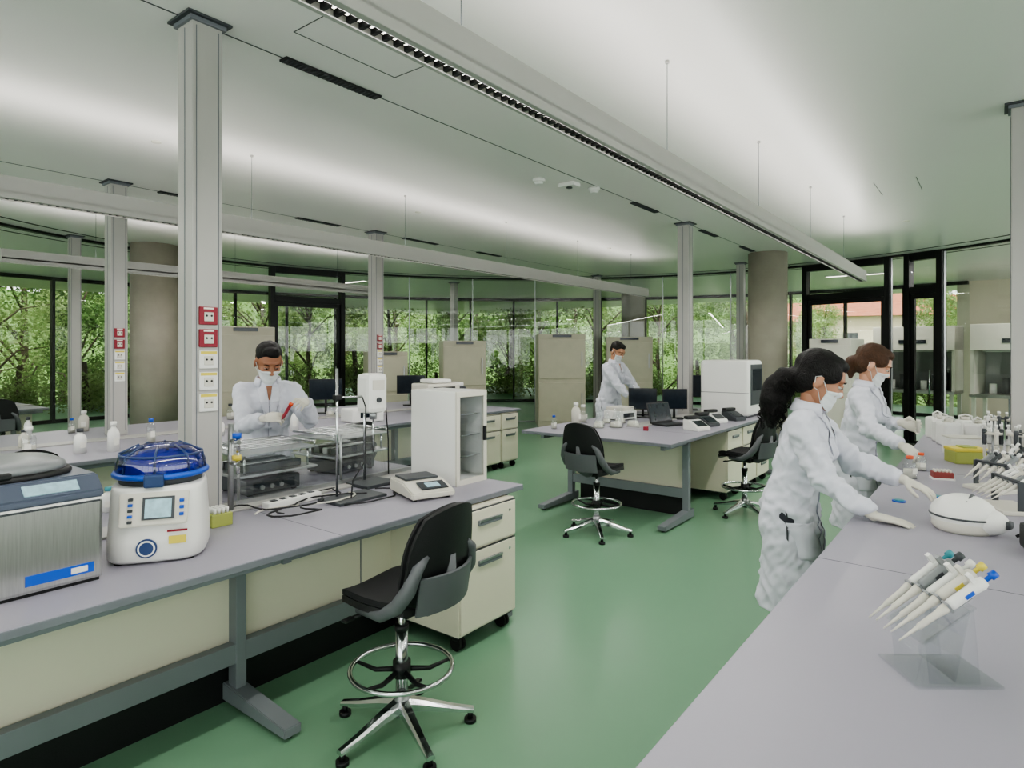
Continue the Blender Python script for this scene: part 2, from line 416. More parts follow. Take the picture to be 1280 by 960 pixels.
for ly in (8.6,):
    for s in (1, -1):
        e = x1 if s > 0 else x0; px = e-s*.5
        b.b2(px-.03, px+.03, ly-.025, ly+.025, .03, z-.03, m_steelp, .004)
        b.prism([(px-s*.06, ly-.04, .015), (e-s*.02, ly-.04, .015), (e-s*.02, ly-.04, .055), (px-s*.06, ly-.04, .095)], (0, .08, 0), m_steelp, .004)
        b.cyl((px, ly, 0), (px, ly, .02), .02, m_black); b.cyl((e-s*.05, ly, 0), (e-s*.05, ly, .02), .02, m_black)
for px in (-2.84, -3.35):
    b.b2(px-.007, px+.007, 5.95, 8.65, .2, z-.04, m_panel, .002); b.b2(px-.02, px+.02, 5.95, 8.65, 0, .2, m_black)
    b.b2(px-.02, px+.02, 5.95, 8.65, z-.1, z-.034, m_steelp)
b.obj('lab_bench')
bench(-7.6, -5.35, 1.0, 7.15, HB, [1.4, 3.6, 5.2])
bench(-12.2, -10.75, .6, 3.1, HB, [1.0, 2.8])
bench(-.51, .95, .42, 6.6, HR, [.8, 3.0, 5.2, 6.3], splits=[2.45, 4.6], spine=False)

def pedestal(x, y, rz=0, h=.67, w=.48, d=.54, z0=.09, name='pedestal_drawer_cabinet', draws=((.0, .42), (.44, .64))):
    b = B()
    b.box((0, 0, z0+h/2), (d, w, h), m_panel, .004)
    b.b2(-d/2+.01, d/2-.01, -w/2+.01, w/2-.01, z0-.01, z0, m_dark)
    for a0_, a1_ in draws:
        zz0 = z0+.015+a0_; zz1 = z0+.015+a1_
        b.b2(d/2, d/2+.016, -w/2+.004, w/2-.004, zz0, zz1, m_panel, .004)
        b.b2(d/2+.001, d/2+.012, -w/2+.002, w/2-.002, zz1, zz1+.006, m_dark)
        hz = zz1-.07
        b.b2(d/2+.016, d/2+.03, -.10, .10, hz-.016, hz+.016, m_edge, .004); b.b2(d/2+.028, d/2+.034, -.10, .10, hz+.004, hz+.018, m_alu, .002)
        b.cyl((d/2+.016, w/2-.06, zz1-.05), (d/2+.019, w/2-.06, zz1-.05), .008, m_chrome, n=12)
    for sx in (-1, 1):
        for sy in (-1, 1):
            cx, cy = sx*(d/2-.05), sy*(w/2-.05)
            b.cyl((cx-.0, cy-.022, .038), (cx, cy-.006, .038), .038, m_rubber); b.cyl((cx, cy+.006, .038), (cx, cy+.022, .038), .038, m_rubber)
            b.box((cx, cy, .068), (.045, .05, .03), m_black, .006)
    b.obj(name, (x, y, 0), rz)
pedestal(-2.53, 2.71)
pedestal(-2.55, 7.0, d=.5); pedestal(-2.55, 7.52, d=.5); pedestal(-2.55, 8.04, d=.5, draws=((.0, .2), (.22, .42), (.44, .64)))
pedestal(-5.63, 6.45); pedestal(-5.63, 6.9, w=.36)

# ------------------------------------------------------------------ chairs
def chair_mesh():
    b = B(); SH = .60
    sq = lambda u, v, k=.75: (u*sqrt(1-k*v*v/2), v*sqrt(1-k*u*u/2))
    def seat(u, v):
        x, y = sq(u, v)
        zz = SH-.008+.022*y*y-.035*max(0, x-.45)**2*3+.02*max(0, -x-.4)
        return (.225*x+.01, .215*y*(1-.08*x), zz)
    b.sheet(seat, 16, 16, .022, m_pad)
    b.sheet(lambda u, v: V(seat(u*1.03, v*1.03))-V((0, 0, .030)), 14, 14, .026, m_black)
    def backf(off, sc):
        def f(u, v):
            x, y = sq(u, v, .7)
            wd = .215*(1-.20*(y*.5+.5)**1.5)*sc
            yy = x*wd; z = .80+.205*y*sc
            bx = -.20-.055*(y*.5+.5)+.055*(x*x)+.05*max(0, -y-.2)
            return (bx-off, -yy, z)
        return f
    b.sheet(backf(-.004, .97), 14, 14, .018, m_pad)
    b.sheet(backf(.026, 1.0), 14, 14, .020, m_black)
    for s in (-1, 1):
        b.tube([(.06, s*.195, SH-.03), (-.08, s*.212, SH-.02), (-.16, s*.212, SH+.03), (-.21, s*.200, SH+.10), (-.235, s*.175, SH+.18), (-.245, s*.13, SH+.22)], [.014, .024, .030, .030, .024, .012], m_shell, 10)
    b.sheet(lambda u, v: (-.262-.012*(v+1)+.05*u*u, -.165*u, .665+.075*v), 8, 6, .012, m_shell)
    b.tube([(.0, 0, SH-.05), (-.14, 0, SH-.045), (-.225, 0, SH+.0), (-.255, 0, SH+.07), (-.262, 0, SH+.2)], [.03, .036, .036, .030, .02], m_shell, 12)
    b.box((0, 0, SH-.06), (.2, .16, .04), m_black, .01)
    b.cyl((.05, .08, SH-.06), (.07, .22, SH-.06), .006, m_black); b.box((.075, .235, SH-.06), (.03, .05, .012), m_black, .004)
    b.cyl((0, 0, .33), (0, 0, SH-.05), .014, m_chrome); b.cyl((0, 0, .12), (0, 0, .44), .026, m_chrome); b.cyl((0, 0, .43), (0, 0, .455), .03, m_black)
    b.ring((0, 0, .27), .215, .011, m_chrome, 40)
    b.cyl((0, 0, .235), (0, 0, .30), .038, m_black)
    for i in range(5):
        a = 2*pi*i/5+.3
        b.tube([(.03*cos(a), .03*sin(a), .26), (.12*cos(a), .12*sin(a), .245), (.21*cos(a), .21*sin(a), .268)], [.012, .01, .007], m_black, 8)
    b.cyl((0, 0, .075), (0, 0, .16), .042, m_alu, .032)
    for i in range(5):
        a = 2*pi*i/5+.15; c, s = cos(a), sin(a)
        rr = []
        for t, w, h, z in ((.02, .028, .028, .115), (.1, .024, .022, .10), (.22, .019, .014, .07), (.31, .017, .010, .052)):
            rr.append([V((t*c-s*q*w, t*s+c*q*w, z+p*h)) for q, p in ((-1, -.8), (1, -.8), (1, .3), (.6, 1), (-.6, 1), (-1, .3))])
        b.loft(rr, m_chrome, smooth=False)
        b.cyl((.295*c, .295*s, .0), (.295*c, .295*s, .018), .026, m_black); b.cyl((.295*c, .295*s, .018), (.295*c, .295*s, .05), .012, m_black)
    return b.mesh('lab_chair')
ch = chair_mesh()
inst('lab_chair', ch, (-2.01, 1.84, 0), radians(186))
inst('lab_chair', ch, (-2.80, 4.86, 0), radians(84))
inst('lab_chair', ch, (-1.98, 6.35, 0), radians(170))
inst('lab_chair', ch, (-4.5, 1.35, 0), radians(20))
inst('lab_chair', ch, (-4.62, 3.5, 0), radians(190))
inst('lab_chair', ch, (-10.3, 2.4, 0), radians(170))
inst('lab_chair', ch, (-4.9, 5.1, 0), radians(100))

# ------------------------------------------------------------------ left bench equipment
b = B()
b.box((0, 0, .155), (.54, .62, .29), m_steel, .012)
b.b2(-.26, .26, -.3, .3, 0, .015, m_rubber)
b.prism([(.272, -.312, .298), (.272, -.312, .322), (.21, -.312, .375), (-.27, -.312, .375), (-.27, -.312, .298)], (0, .624, 0), m_slate, .006)
for i in range(9):
    b.box((.247, -.24+i*.03, .345), (.018, .02, .006), m_blue if i % 3 else m_white, rot=(0, .7, 0))
b.box((.244, .16, .347), (.045, .16, .006), m_screenl, rot=(0, .7, 0))
b.box((.276, -.2, .309), (.003, .15, .018), m_blue); b.box((.278, -.2, .309), (.002, .11, .008), m_white)
b.box((.272, .18, .055), (.003, .2, .035), m_blue); b.box((.274, .235, .055), (.002, .05, .02), m_paper)
b.b2(.270, .273, -.3, .3, .283, .290, m_dark)
for k in range(6): b.b2(.270, .272, -.27, -.05, .05+.012*k, .055+.012*k, m_dark)
def lidring(k, z): return [V((-.03+.225*math.copysign(abs(cos(t))**.7, cos(t))*k, .275*math.copysign(abs(sin(t))**.7, sin(t))*k, z)) for t in [2*pi*j/36 for j in range(36)]]
b.loft([lidring(k, z) for k, z in ((1.03, .37), (1.04, .385), (1.0, .395))], m_black)
b.loft([lidring(k, z) for k, z in ((.98, .393), (.97, .412), (.90, .424), (.5, .428), (.01, .428))], m_lid)
b.cyl((.02, 0, .427), (.02, 0, .432), .05, m_screen); b.box((.2, 0, .40), (.03, .12, .02), m_black, .005)
b.obj('benchtop_centrifuge', (-2.81, .585, HB))
b = B()
def rr(hx, hy, z, ox=0, n=28, pw=4.):
    return [V((ox+hx*math.copysign(abs(cos(2*pi*j/n))**(2/pw), cos(2*pi*j/n)), hy*math.copysign(abs(sin(2*pi*j/n))**(2/pw), sin(2*pi*j/n)), z)) for j in range(n)]
b.loft([rr(.175, .165, .006), rr(.19, .175, .02), rr(.19, .175, .09), rr(.175, .168, .2), rr(.165, .165, .27), rr(.155, .16, .29)], m_white)
for sx in (-1, 1):
    for sy in (-1, 1): b.cyl((sx*.14, sy*.12, 0), (sx*.14, sy*.12, .012), .018, m_rubber)
b.prism([(.158, -.115, .27), (.158, .125, .27), (.196, .12, .150), (.196, -.11, .150)], (.012, 0, .004), m_white2, .004)
b.prism([(.173, -.035, .255), (.173, .075, .255), (.203, .075, .175), (.203, -.035, .175)], (.006, 0, .002), m_dark)
b.prism([(.180, -.025, .248), (.180, .065, .248), (.205, .065, .182), (.205, -.025, .182)], (.006, 0, .002), m_screenl)
for i in range(5): b.box((.181+.006*i, -.075, .252-.02*i), (.014, .016, .01), m_blue if i % 2 else m_dark, .002)
for i in range(3): b.box((.187+.006*i, .1, .24-.025*i), (.014, .016, .012), m_blue, .002)
b.cyl((.19, -.02, .065), (.197, -.02, .065), .036, m_navy, n=28); b.cyl((.197, -.02, .065), (.199, -.02, .065), .03, m_white, n=28); b.cyl((.199, -.02, .065), (.2005, -.02, .065), .024, m_navy, n=28)
b.box((.193, .085, .09), (.003, .06, .03), m_yel); b.box((.193, .085, .125), (.003, .07, .008), m_red)
b.lathe([(.15, .285), (.155, .31), (.152, .315)], m_dark, (-.01, 0, 0), 36)
b.lathe([(.158, .31), (.165, .33), (.163, .37), (.150, .40), (.11, .425), (.05, .44), (0, .442)], m_bluelid, (-.01, 0, 0), 36)
b.lathe([(.13, .30), (.14, .34), (.12, .385), (.05, .40), (0, .40)], m_blue, (-.01, 0, 0), 30)
b.ring((-.01, 0, .325), .166, .012, m_blue)
b.ring((-.01, 0, .40), .15, .005, m_navy)
for i in range(8):
    a = i*pi/4; b.tube([(-.01+.164*cos(a), .164*sin(a), .335), (-.01+.150*cos(a), .150*sin(a), .404), (-.01+.08*cos(a), .08*sin(a), .436)], .005, m_navy, 6)
b.box((.162, 0, .315), (.03, .07, .05), m_navy, .008)
b.obj('tissue_homogenizer', (-2.72, 1.17, HB), radians(-32))
b = B()
for i, (z, m) in enumerate(((1.16, m_blue), (1.05, m_yel))):
    b.cyl((0, 0, z-HB), (.08, 0, z-HB), .012, m_chrome); b.cyl((.07, 0, z-HB-.05), (.07, 0, z-HB+.02), .01, m_chrome); b.cyl((.06, 0, z-HB+.02), (.06, 0, z-HB+.045), .022, m)
    b.cyl((.07, 0, z-HB-.08), (.07, 0, z-HB-.05), .006, m_alu)
b.cyl((0, 0, .012), (0, 0, .45), .014, m_alu)
b.obj('gas_tap', (-3.08, 1.66, HB))
b = B(); b.b2(-.006, .006, 0, 1.35, .03, .30, m_acry); b.b2(-.012, .012, 0, 1.35, .012, .035, m_alu)
for y in (.02, .67, 1.33): b.cyl((0, y, .012), (0, y, .31), .008, m_alu)
b.obj('glass_splash_screen', (-3.15, 1.72, HB))
def shaker(x, y, rz, name='orbital_shaker'):
    b = B()
    b.box((0, 0, .05), (.3, .34, .085), m_dark, .012); b.box((.152, 0, .05), (.004, .26, .05), m_screen)
    for i in range(3): b.cyl((.153, -.08+.06*i, .045), (.165, -.08+.06*i, .045), .013, m_alu)
    b.cyl((0, 0, .09), (0, 0, .12), .05, m_black)
    b.box((0, 0, .128), (.42, .50, .014), m_alu, .003)
    for sx in (-1, 1):
        for sy in (-1, 1):
            b.cyl((sx*.18, sy*.2, .135), (sx*.18, sy*.2, .24), .006, m_chrome); b.cyl((sx*.13, sy*.14, 0), (sx*.13, sy*.14, .01), .015, m_rubber)
    b.box((0, 0, .245), (.42, .5, .01), m_alu, .002)
    for k in range(7): b.cyl((-.18+.06*k, -.24, .275), (-.18+.06*k, .24, .275), .004, m_chrome)
    for sy in (-1, 1): b.cyl((-.2, sy*.24, .275), (.2, sy*.24, .275), .006, m_chrome); b.cyl((.19, sy*.24, .25), (.19, sy*.24, .275), .005, m_chrome)
    for k in range(4): b.box((-.12+.08*k, 0, .155), (.05, .36, .04), m_dark if k % 2 else m_alu, .006)
    b.obj(name, (x, y, HB), rz)
shaker(-3.45, 2.04, 0); shaker(-3.58, 2.72, .1)
b = B(); b.box((0, 0, .008), (.2, .32, .016), m_dark, .004); b.cyl((-.06, -.06, .016), (-.06, -.06, .72), .007, m_chrome)
b.box((-.06, -.06, .56), (.03, .04, .03), m_black, .004); b.cyl((-.06, -.06, .56), (-.02, .08, .56), .006, m_chrome)
b.tube([(-.02, .08, .56), (.0, .09, .5), (.01, .08, .3), (.03, .06, .2), (.0, .0, .1), (.05, -.05, .02)], .004, m_black)
b.obj('ring_stand', (-2.82, 2.22, HB))
b = B(); b.box((0, 0, .01), (.2, .24, .02), m_dark, .004); b.cyl((-.07, 0, .02), (-.07, 0, .66), .008, m_chrome)
b.box((0, 0, .56), (.12, .15, .24), m_white, .03); b.box((.061, 0, .61), (.004, .09, .06), m_white2); b.cyl((.06, .0, .52), (.072, 0, .52), .016, m_dark)
b.cyl((.01, 0, .40), (.01, 0, .45), .022, m_alu); b.cyl((.01, 0, .2), (.01, 0, .42), .004, m_chrome); b.box((-.06, 0, .6), (.04, .04, .03), m_black, .004)
b.tube([(-.03, .06, .62), (-.05, .15, .5), (-.08, .2, .25), (-.1, .22, .02)], .004, m_black)
b.obj('overhead_stirrer', (-3.03, 2.53, HB))
b = B(); b.prism([(-.16, -.13, .012), (.17, -.13, .012), (.17, -.13, .045), (.02, -.13, .085), (-.16, -.13, .085)], (0, .26, 0), m_white2, .008)
b.box((-.07, 0, .092), (.16, .2, .012), m_dark, .004); b.box((.1, .02, .069), (.09, .16, .004), m_screen, rot=(0, .26, 0)); b.box((.1, .02, .072), (.05, .08, .003), m_screenl, rot=(0, .26, 0))
for sx in (-1, 1):
    for sy in (-1, 1): b.cyl((sx*.13, sy*.1, 0), (sx*.13, sy*.1, .015), .012, m_rubber)
b.obj('laboratory_balance', (-2.60, 2.53, HB), radians(-20))
b = B(); W, D_, H_ = .38, .28, .57
b.b2(-W/2, W/2, -D_/2, -D_/2+.012, 0, H_, m_white, .003); b.b2(-W/2, W/2, D_/2-.012, D_/2, 0, H_, m_white, .003)
b.b2(-W/2, W/2, -D_/2+.012, D_/2-.012, 0, .03, m_white, .003); b.b2(-W/2, W/2, -D_/2+.012, D_/2-.012, H_-.02, H_, m_white, .003)
b.b2(-W/2, -W/2+.01, -D_/2+.012, D_/2-.012, .03, H_-.02, m_white)
for z in (.16, .29, .42): b.b2(-W/2+.01, W/2-.03, -D_/2+.014, D_/2-.014, z, z+.006, m_chrome)
b.b2(W/2+.002, W/2+.012, -D_/2+.03, D_/2-.03, .04, H_-.04, m_acry)
for (y0_, y1_, z0_, z1_) in ((-D_/2, D_/2, 0, .035), (-D_/2, D_/2, H_-.035, H_), (-D_/2, -D_/2+.03, .035, H_-.035), (D_/2-.03, D_/2, .035, H_-.035)):
    b.b2(W/2, W/2+.014, y0_, y1_, z0_, z1_, m_white2, .002)
b.box((W/2+.022, D_/2-.03, .3), (.018, .02, .09), m_black, .004)
for z in (.036, .166, .296):
    for i in range(3): b.cyl((-.08+.07*i, .03*((i % 2)*2-1), z), (-.08+.07*i, .03*((i % 2)*2-1), z+.08), .022, m_white2 if i % 2 else m_dark)
b.obj('desiccator_cabinet', (-2.77, 2.93, HB))
b = B(); b.box((0, 0, .02), (.06, .34, .04), m_white, .006)
for i in range(5): b.box((0, -.12+.06*i, .042), (.03, .03, .004), m_dark)
b.obj('power_strip', (-2.98, 1.95, HB), .1)
b = B()
for k in range(7):
    p = V((random.uniform(-.15, .15), random.uniform(-.3, .3), .006)); pts = []
    d = random.uniform(0, 6)
    for i in range(16):
        pts.append((p.x, p.y, .006+.004*k)); d += random.uniform(-.7, .7); p += V((cos(d)*.04, sin(d)*.05, 0)); p.x = max(-.22, min(.2, p.x)); p.y = max(-.5, min(.5, p.y))
    b.tube(pts, .0045, m_black if k % 4 else m_white2)
b.obj('power_cable', (-2.86, 2.15, HB))
b = B(); b.box((0, 0, .03), (.09, .10, .06), m_green, .005)
for i in range(4):
    for j in range(4): b.cyl((-.03+.02*i, -.03+.02*j, .06), (-.03+.02*i, -.03+.02*j, .085), .007, m_white)
b.obj('tube_rack', (-2.90, 1.50, HB))
b = B(); b.box((0, 0, .025), (.07, .08, .05), m_red, .004); b.box((0, 0, .053), (.06, .07, .008), m_white, .002)
b.obj('sample_box', (-3.62, 1.62, HB), .3)

def bottle(x, y, z, h=.2, r=.04, body=None, cap=None, name='reagent_bottle'):
    b = B(); body = body or m_acry; cap = cap or m_blue
    b.lathe([(0, 0), (r, .0), (r, h*.6), (r*.8, h*.72), (r*.42, h*.8), (r*.42, h*.86), (0, h*.86)], body, n=18)
    if body is m_acry: b.lathe([(0, .004), (r*.92, .004), (r*.92, h*.4), (0, h*.4)], m_white2, n=18)
    b.lathe([(0, h*.86), (r*.55, h*.86), (r*.55, h), (0, h)], cap, n=18)
    b.box((r*.98, 0, h*.35), (.004, r*.9, h*.25), m_paper)
    b.obj(name, (x, y, z), random.uniform(-1.2, .3))
def flask(x, y, z, h=.16):
    b = B(); r = h*.36
    b.lathe([(0, 0), (r, .0), (r, h*.08), (r*.35, h*.72), (r*.33, h*.95), (r*.42, h), (r*.3, h)], m_acry, n=20); b.lathe([(0, .003), (r*.93, .003), (r*.75, h*.28), (0, h*.28)], m_white2, n=20)
    b.obj('erlenmeyer_flask', (x, y, z))
def pip(b, tip, d, cm, L=.25, ac=None):
    M = Matrix.Translation(tip) @ frame_to(d)
    b.lathe([(.0015, 0), (.0035, .03), (.0045, .05), (.0065, .052), (.0075, .10), (.010, .115), (.0105, .13)], m_white2, M=M, n=12)
    b.lathe([(.0105, .13), (.0125, .14), (.0118, .19), (.0145, .215), (.011, .225), (0, .226)], cm, M=M, n=14)
    b.lathe([(.005, .225), (.005, .24), (.009, .241), (.009, .255), (0, .256)], ac or m_white, M=M, n=12)
    for off, sz, mm in (((0, .018, .205), (.012, .03, .010), cm), ((0, -.0120, .165), (.009, .003, .035), m_lid), ((0, 0, .128), (.022, .022, .005), m_lid), ((.0118, 0, .178), (.003, .008, .022), m_dark), ((-.0118, 0, .178), (.003, .008, .022), ac or m_lid)):
        t = bmesh.new(); bmesh.ops.create_cube(t, size=1); bmesh.ops.scale(t, vec=sz, verts=t.verts)
        b.add(t, mm, False, M @ Matrix.Translation(off))

# ------------------------------------------------------------------ right bench items
b = B()
b.box((.01, 0, .003), (.19, .15, .006), m_acry)
for sy in (-1, 1): b.prism([(-.05, sy*.065, .006), (.06, sy*.065, .006), (.045, sy*.065, .17), (-.06, sy*.065, .10)], (0, .004, 0), m_acry)
b.box((-.01, 0, .135), (.14, .14, .004), m_acry, rot=(0, -.62, 0)); b.box((.02, .0, .09), (.004, .13, .16), m_acry, rot=(0, .2, 0))
for i, cm in enumerate((m_white, m_white2, m_white, m_lid, m_white)):
    pip(b, V((-.115, -.060+.030*i, .10+.006*(i % 2))), V((.80, .02*(i-2), .60)), cm, ac=(m_blue, m_yel, m_white, m_dark, m_teal)[i])
b.obj('pipette_stand', (-.115, 1.74, HR), radians(37))
b = B(); b.lathe([(.0, 0), (.10, 0), (.112, .015), (.112, .055), (.105, .065)], m_white2, n=32)
b.sph((0, 0, .062), (.118, .115, .085), m_white, u=32, v=16); b.ring((0, 0, .062), .117, .004, m_dark)
b.sph((.07, .0, .05), (.085, .075, .055), m_white); b.box((.13, 0, .05), (.07, .05, .03), m_dark, .01)
b.tube([(.02, -.1, .075), (.03, -.06, .125), (.03, 0, .147), (.03, .06, .125), (.02, .1, .075)], .006, m_dark)
b.obj('mini_centrifuge', (-.11, 3.20, HR), radians(-15))
b = B()
b.tube([(-.0, .0, .01), (.1, .02, .08), (.16, -.05, .11), (.2, -.15, .03), (.3, -.22, .008), (.42, -.3, .008), (.5, -.1, .008)], .006, m_black)
b.tube([(.02, .05, .01), (.1, .12, .05), (.25, .06, .09), (.32, -.05, .02), (.4, -.02, .008), (.55, .1, .008)], .006, m_black)
b.tube([(.05, -.05, .008), (.12, -.12, .008), (.22, -.06, .012), (.26, .04, .014), (.4, .12, .008)], .005, m_black)
b.obj('power_cable', (.06, 3.16, HR))
b = B(); b.box((0, 0, .05), (.16, .2, .09), m_black, .012); b.box((0, 0, .115), (.10, .12, .05), m_white, .012); b.b2(-.07, .07, -.08, .08, 0, .01, m_rubber); b.obj('vortex_mixer', (.17, 2.98, HR), .3)
def rack(x, y, rz, cols, n=5, name='pipette_rack'):
    b = B(); b.box((0, 0, .01), (.16, n*.045+.02, .02), m_white2, .004)
    for sy in (-1, 1): b.box((0, sy*(n*.0225), .08), (.03, .01, .14), m_dark, .003)
    b.cyl((0, -n*.0225, .145), (0, n*.0225, .145), .008, m_dark)
    for i in range(n):
        pip(b, V((-.11, (i-(n-1)/2)*.042, .06)), V((.82, 0, .52)), cols[i % len(cols)])
    b.obj(name, (x, y, HR), rz)
rack(.04, 3.72, radians(25), [m_white, m_lid, m_white2, m_white])
rack(.12, 4.55, radians(60), [m_dark, m_white, m_white2])
rack(.30, 4.95, radians(80), [m_white, m_dark])
rack(-.02, 4.18, radians(50), [m_lid, m_white2, m_dark], 4)
for i in range(4):
    b = B(); b.cyl((0, 0, 0), (0, 0, .012), .05, m_white2); b.cyl((0, 0, .012), (0, 0, .26), .006, m_alu); b.cyl((0, 0, .22), (0, 0, .235), .05, m_white2)
    for k in range(4):
        a = k*pi/2+.4; pip(b, V((.045*cos(a), .045*sin(a), .03)), V((0, 0, 1)), (m_dark, m_white, m_dark, m_white2)[k])
    b.obj('pipette_carousel', (-.02+.12*(i % 2), 4.9+(i//2), HR), i)
for i, (x, y) in enumerate(((-.36, 6.22), (-.2, 6.25), (-.04, 6.3), (-.3, 5.98), (-.40, 6.42), (-.12, 6.02))):
    b = B(); b.box((0, 0, .09), (.13, .13, .18), m_white, .02); b.cyl((0, 0, .18), (0, 0, .205), .03, m_white2); b.tube([(-.04, 0, .18), (-.04, 0, .21), (0, 0, .225), (.04, 0, .21), (.04, 0, .18)], .007, m_white, 6)
    b.obj('plastic_jerrycan', (x, y, HR), .2*i)
b = B(); b.box((0, 0, .04), (.20, .15, .08), m_green, .008); b.box((0, 0, .09), (.205, .155, .022), m_yel, .006); b.box((0, 0, .105), (.08, .1, .01), m_green, .003); b.obj('pipette_tip_box', (-.16, 5.12, HR), .5)
b = B(); b.box((0, 0, .06), (.22, .15, .12), m_white, .01); b.box((0, 0, .125), (.22, .15, .01), m_white2, .003); b.obj('storage_box', (-.19, 5.5, HR), .4)
b = B(); b.box((0, 0, .025), (.10, .07, .035), m_redm, .004)
for i in range(5):
    for j in range(3): b.cyl((-.036+.018*i, -.02+.02*j, .04), (-.036+.018*i, -.02+.02*j, .055), .006, m_white2)
b.box((0, 0, .005), (.11, .08, .01), m_white); b.obj('tube_rack', (-.25, 4.38, HR), .3)
bottle(-.40, 4.30, HR, .13, .035, cap=m_orange); bottle(-.37, 4.61, HR, .11, .03, cap=m_orange)
for x, y in ((-.38, 3.60), (-.24, 3.82)):
    b = B(); b.cyl((0, 0, 0), (0, 0, .006), .03, m_blue, n=24); b.cyl((0, 0, .006), (0, 0, .009), .022, m_teal, n=24); b.obj('petri_dish', (x, y, HR))
for i in range(7): bottle(.38+.12*(i % 3), 3.6+.3*i, HR, .2, .04, cap=(m_blue, m_white2, m_white)[i % 3])

# ------------------------------------------------------------------ bench 2 items
b = B(); b.box((0, 0, .36), (.60, .56, .68), m_white, .05, seg=3); b.b2(-.27, .27, -.25, .25, 0, .03, m_dark)
b.box((.295, .02, .40), (.03, .46, .50), m_dark, .02); b.box((.312, .02, .46), (.004, .34, .26), m_screen); b.b2(-.3, .301, -.283, -.279, .3, .305, m_dark)
b.obj('laboratory_analyzer', (-2.66, 8.0, HB))
def monitor(x, y, z, rz, w=.42, h=.27, zb=.18, name='computer_monitor', lit=False):
    b = B(); b.box((0, 0, .008), (.16, .22, .014), m_black, .004); b.cyl((-.03, 0, .014), (-.03, 0, zb+.02), .015, m_black)
    b.box((0, 0, zb+h/2), (.025, w, h), m_black, .006); b.box((.0135, 0, zb+h/2), (.002, w-.02, h-.02), m_screenl if lit else m_screen)
    b.obj(name, (x, y, z), rz)
def laptop(x, y, z, rz):
    b = B(); b.box((0, 0, .01), (.24, .34, .018), m_black, .004); b.box((0.02, 0, .0195), (.12, .29, .002), m_dark)
    b.box((-.15, 0, .125), (.012, .34, .23), m_black, .004, rot=(0, -.3, 0)); b.box((-.143, 0, .127), (.004, .31, .2), m_screen, rot=(0, -.3, 0))
    b.obj('laptop', (x, y, z), rz)
laptop(-3.62, 7.42, HB, radians(200)); laptop(-2.86, 6.55, HB, radians(-20))
monitor(-3.42, 7.05, HB, radians(-70), .34, .26, .1); monitor(-3.05, 7.15, HB, radians(-50), .3, .24, .12); monitor(-3.35, 8.35, HB, radians(-60), .34, .3)
for i, (x, y) in enumerate(((-2.45, 6.3), (-2.5, 6.72), (-2.55, 7.12), (-2.45, 7.45))):
    b = B(); b.prism([(-.11, -.09, 0), (.11, -.09, 0), (.11, -.09, .035), (-.02, -.09, .10), (-.11, -.09, .11)], (0, .18, 0), m_white if i % 2 == 0 else m_dark, .008)
    b.box((.045, 0, .073), (.1, .13, .004), m_screen, rot=(0, .46, 0)); b.box((-.07, 0, .125), (.06, .17, .035), m_black, .01)
    b.obj('bench_photometer', (x, y, HB), -.4)
for x, y, h in ((-3.35, 5.85, .17), (-3.22, 6.0, .2), (-3.45, 6.05, .16), (-3.12, 6.2, .2), (-3.5, 6.3, .15), (-3.3, 6.2, .15), (-3.38, 6.4, .18)): flask(x, y, HB, h)
b = B(); b.box((0, 0, .06), (.26, .3, .1), m_white, .015); b.box((.0, 0, .13), (.22, .26, .05), m_white2, .015); b.box((.132, 0, .06), (.004, .2, .05), m_screen); b.b2(-.11, .11, -.13, .13, 0, .012, m_rubber)
b.obj('thermal_cycler', (-3.55, 6.72, HB), -.2)
b = B(); b.box((0, 0, .02), (.05, .07, .04), m_red, .003); b.obj('sample_box', (-2.85, 5.95, HB), .4)
bottle(-3.72, 6.0, HB, .24, .05, m_white2, m_white); bottle(-3.75, 6.2, HB, .2, .045, m_acry, m_white); bottle(-3.68, 5.5, HB, .14, .03)
# ------------------------------------------------------------------ bench 3 items
b = B(); b.box((0, 0, .2), (.4, .5, .38), m_white2, .02); b.box((.202, 0, .22), (.006, .34, .26), m_black); b.box((0, 0, .42), (.3, .3, .05), m_white, .02); b.b2(-.15, .15, -.2, .2, 0, .015, m_rubber); b.obj('microwave_digester', (-5.85, 5.95, HB), -.2)
b = B(); b.box((0, 0, .16), (.3, .26, .3), m_dark, .02); b.box((0, 0, .34), (.24, .22, .06), m_white, .02); b.b2(-.12, .12, -.1, .1, 0, .015, m_rubber); b.obj('spectrophotometer', (-6.15, 6.6, HB), -.2)
b = B(); b.box((0, 0, .08), (.3, .4, .15), m_white, .02); b.box((.152, 0, .09), (.004, .2, .06), m_screen); b.b2(-.12, .12, -.16, .16, 0, .012, m_rubber); b.obj('water_bath', (-5.8, 4.7, HB), -.2)
monitor(-6.9, 6.5, HB, -.6); monitor(-6.9, 5.0, HB, -.6); monitor(-11.3, 1.6, HB, -.5)
for i in range(26):
    x = random.uniform(-7.4, -5.5); y = random.uniform(1.2, 6.9)
    if any(abs(x-a) < .32 and abs(y-c) < .38 for a, c in ((-5.8, 4.7), (-5.85, 5.95), (-6.15, 6.6), (-6.9, 6.5), (-6.9, 5.), (-6.78, 2.5), (-6.78, 5.73))): continue
    bottle(x, y, HB, random.uniform(.14, .28), random.uniform(.03, .05), random.choice((m_acry, m_white, m_white2, m_acry)), random.choice((m_blue, m_white, m_white, m_dark)))
for i in range(6):
    bottle(-3.5-.09*(i % 4), -.05+.08*i, HB, random.uniform(.12, .2), .028, random.choice((m_acry, m_white)), random.choice((m_blue, m_white, m_orange)))
bottle(-3.45, 1.15, HB, .12, .05, m_white, m_blue); bottle(-3.6, 1.3, HB, .12, .045, m_white, m_teal); bottle(-3.5, 1.4, HB, .12, .045, m_white, m_blue)
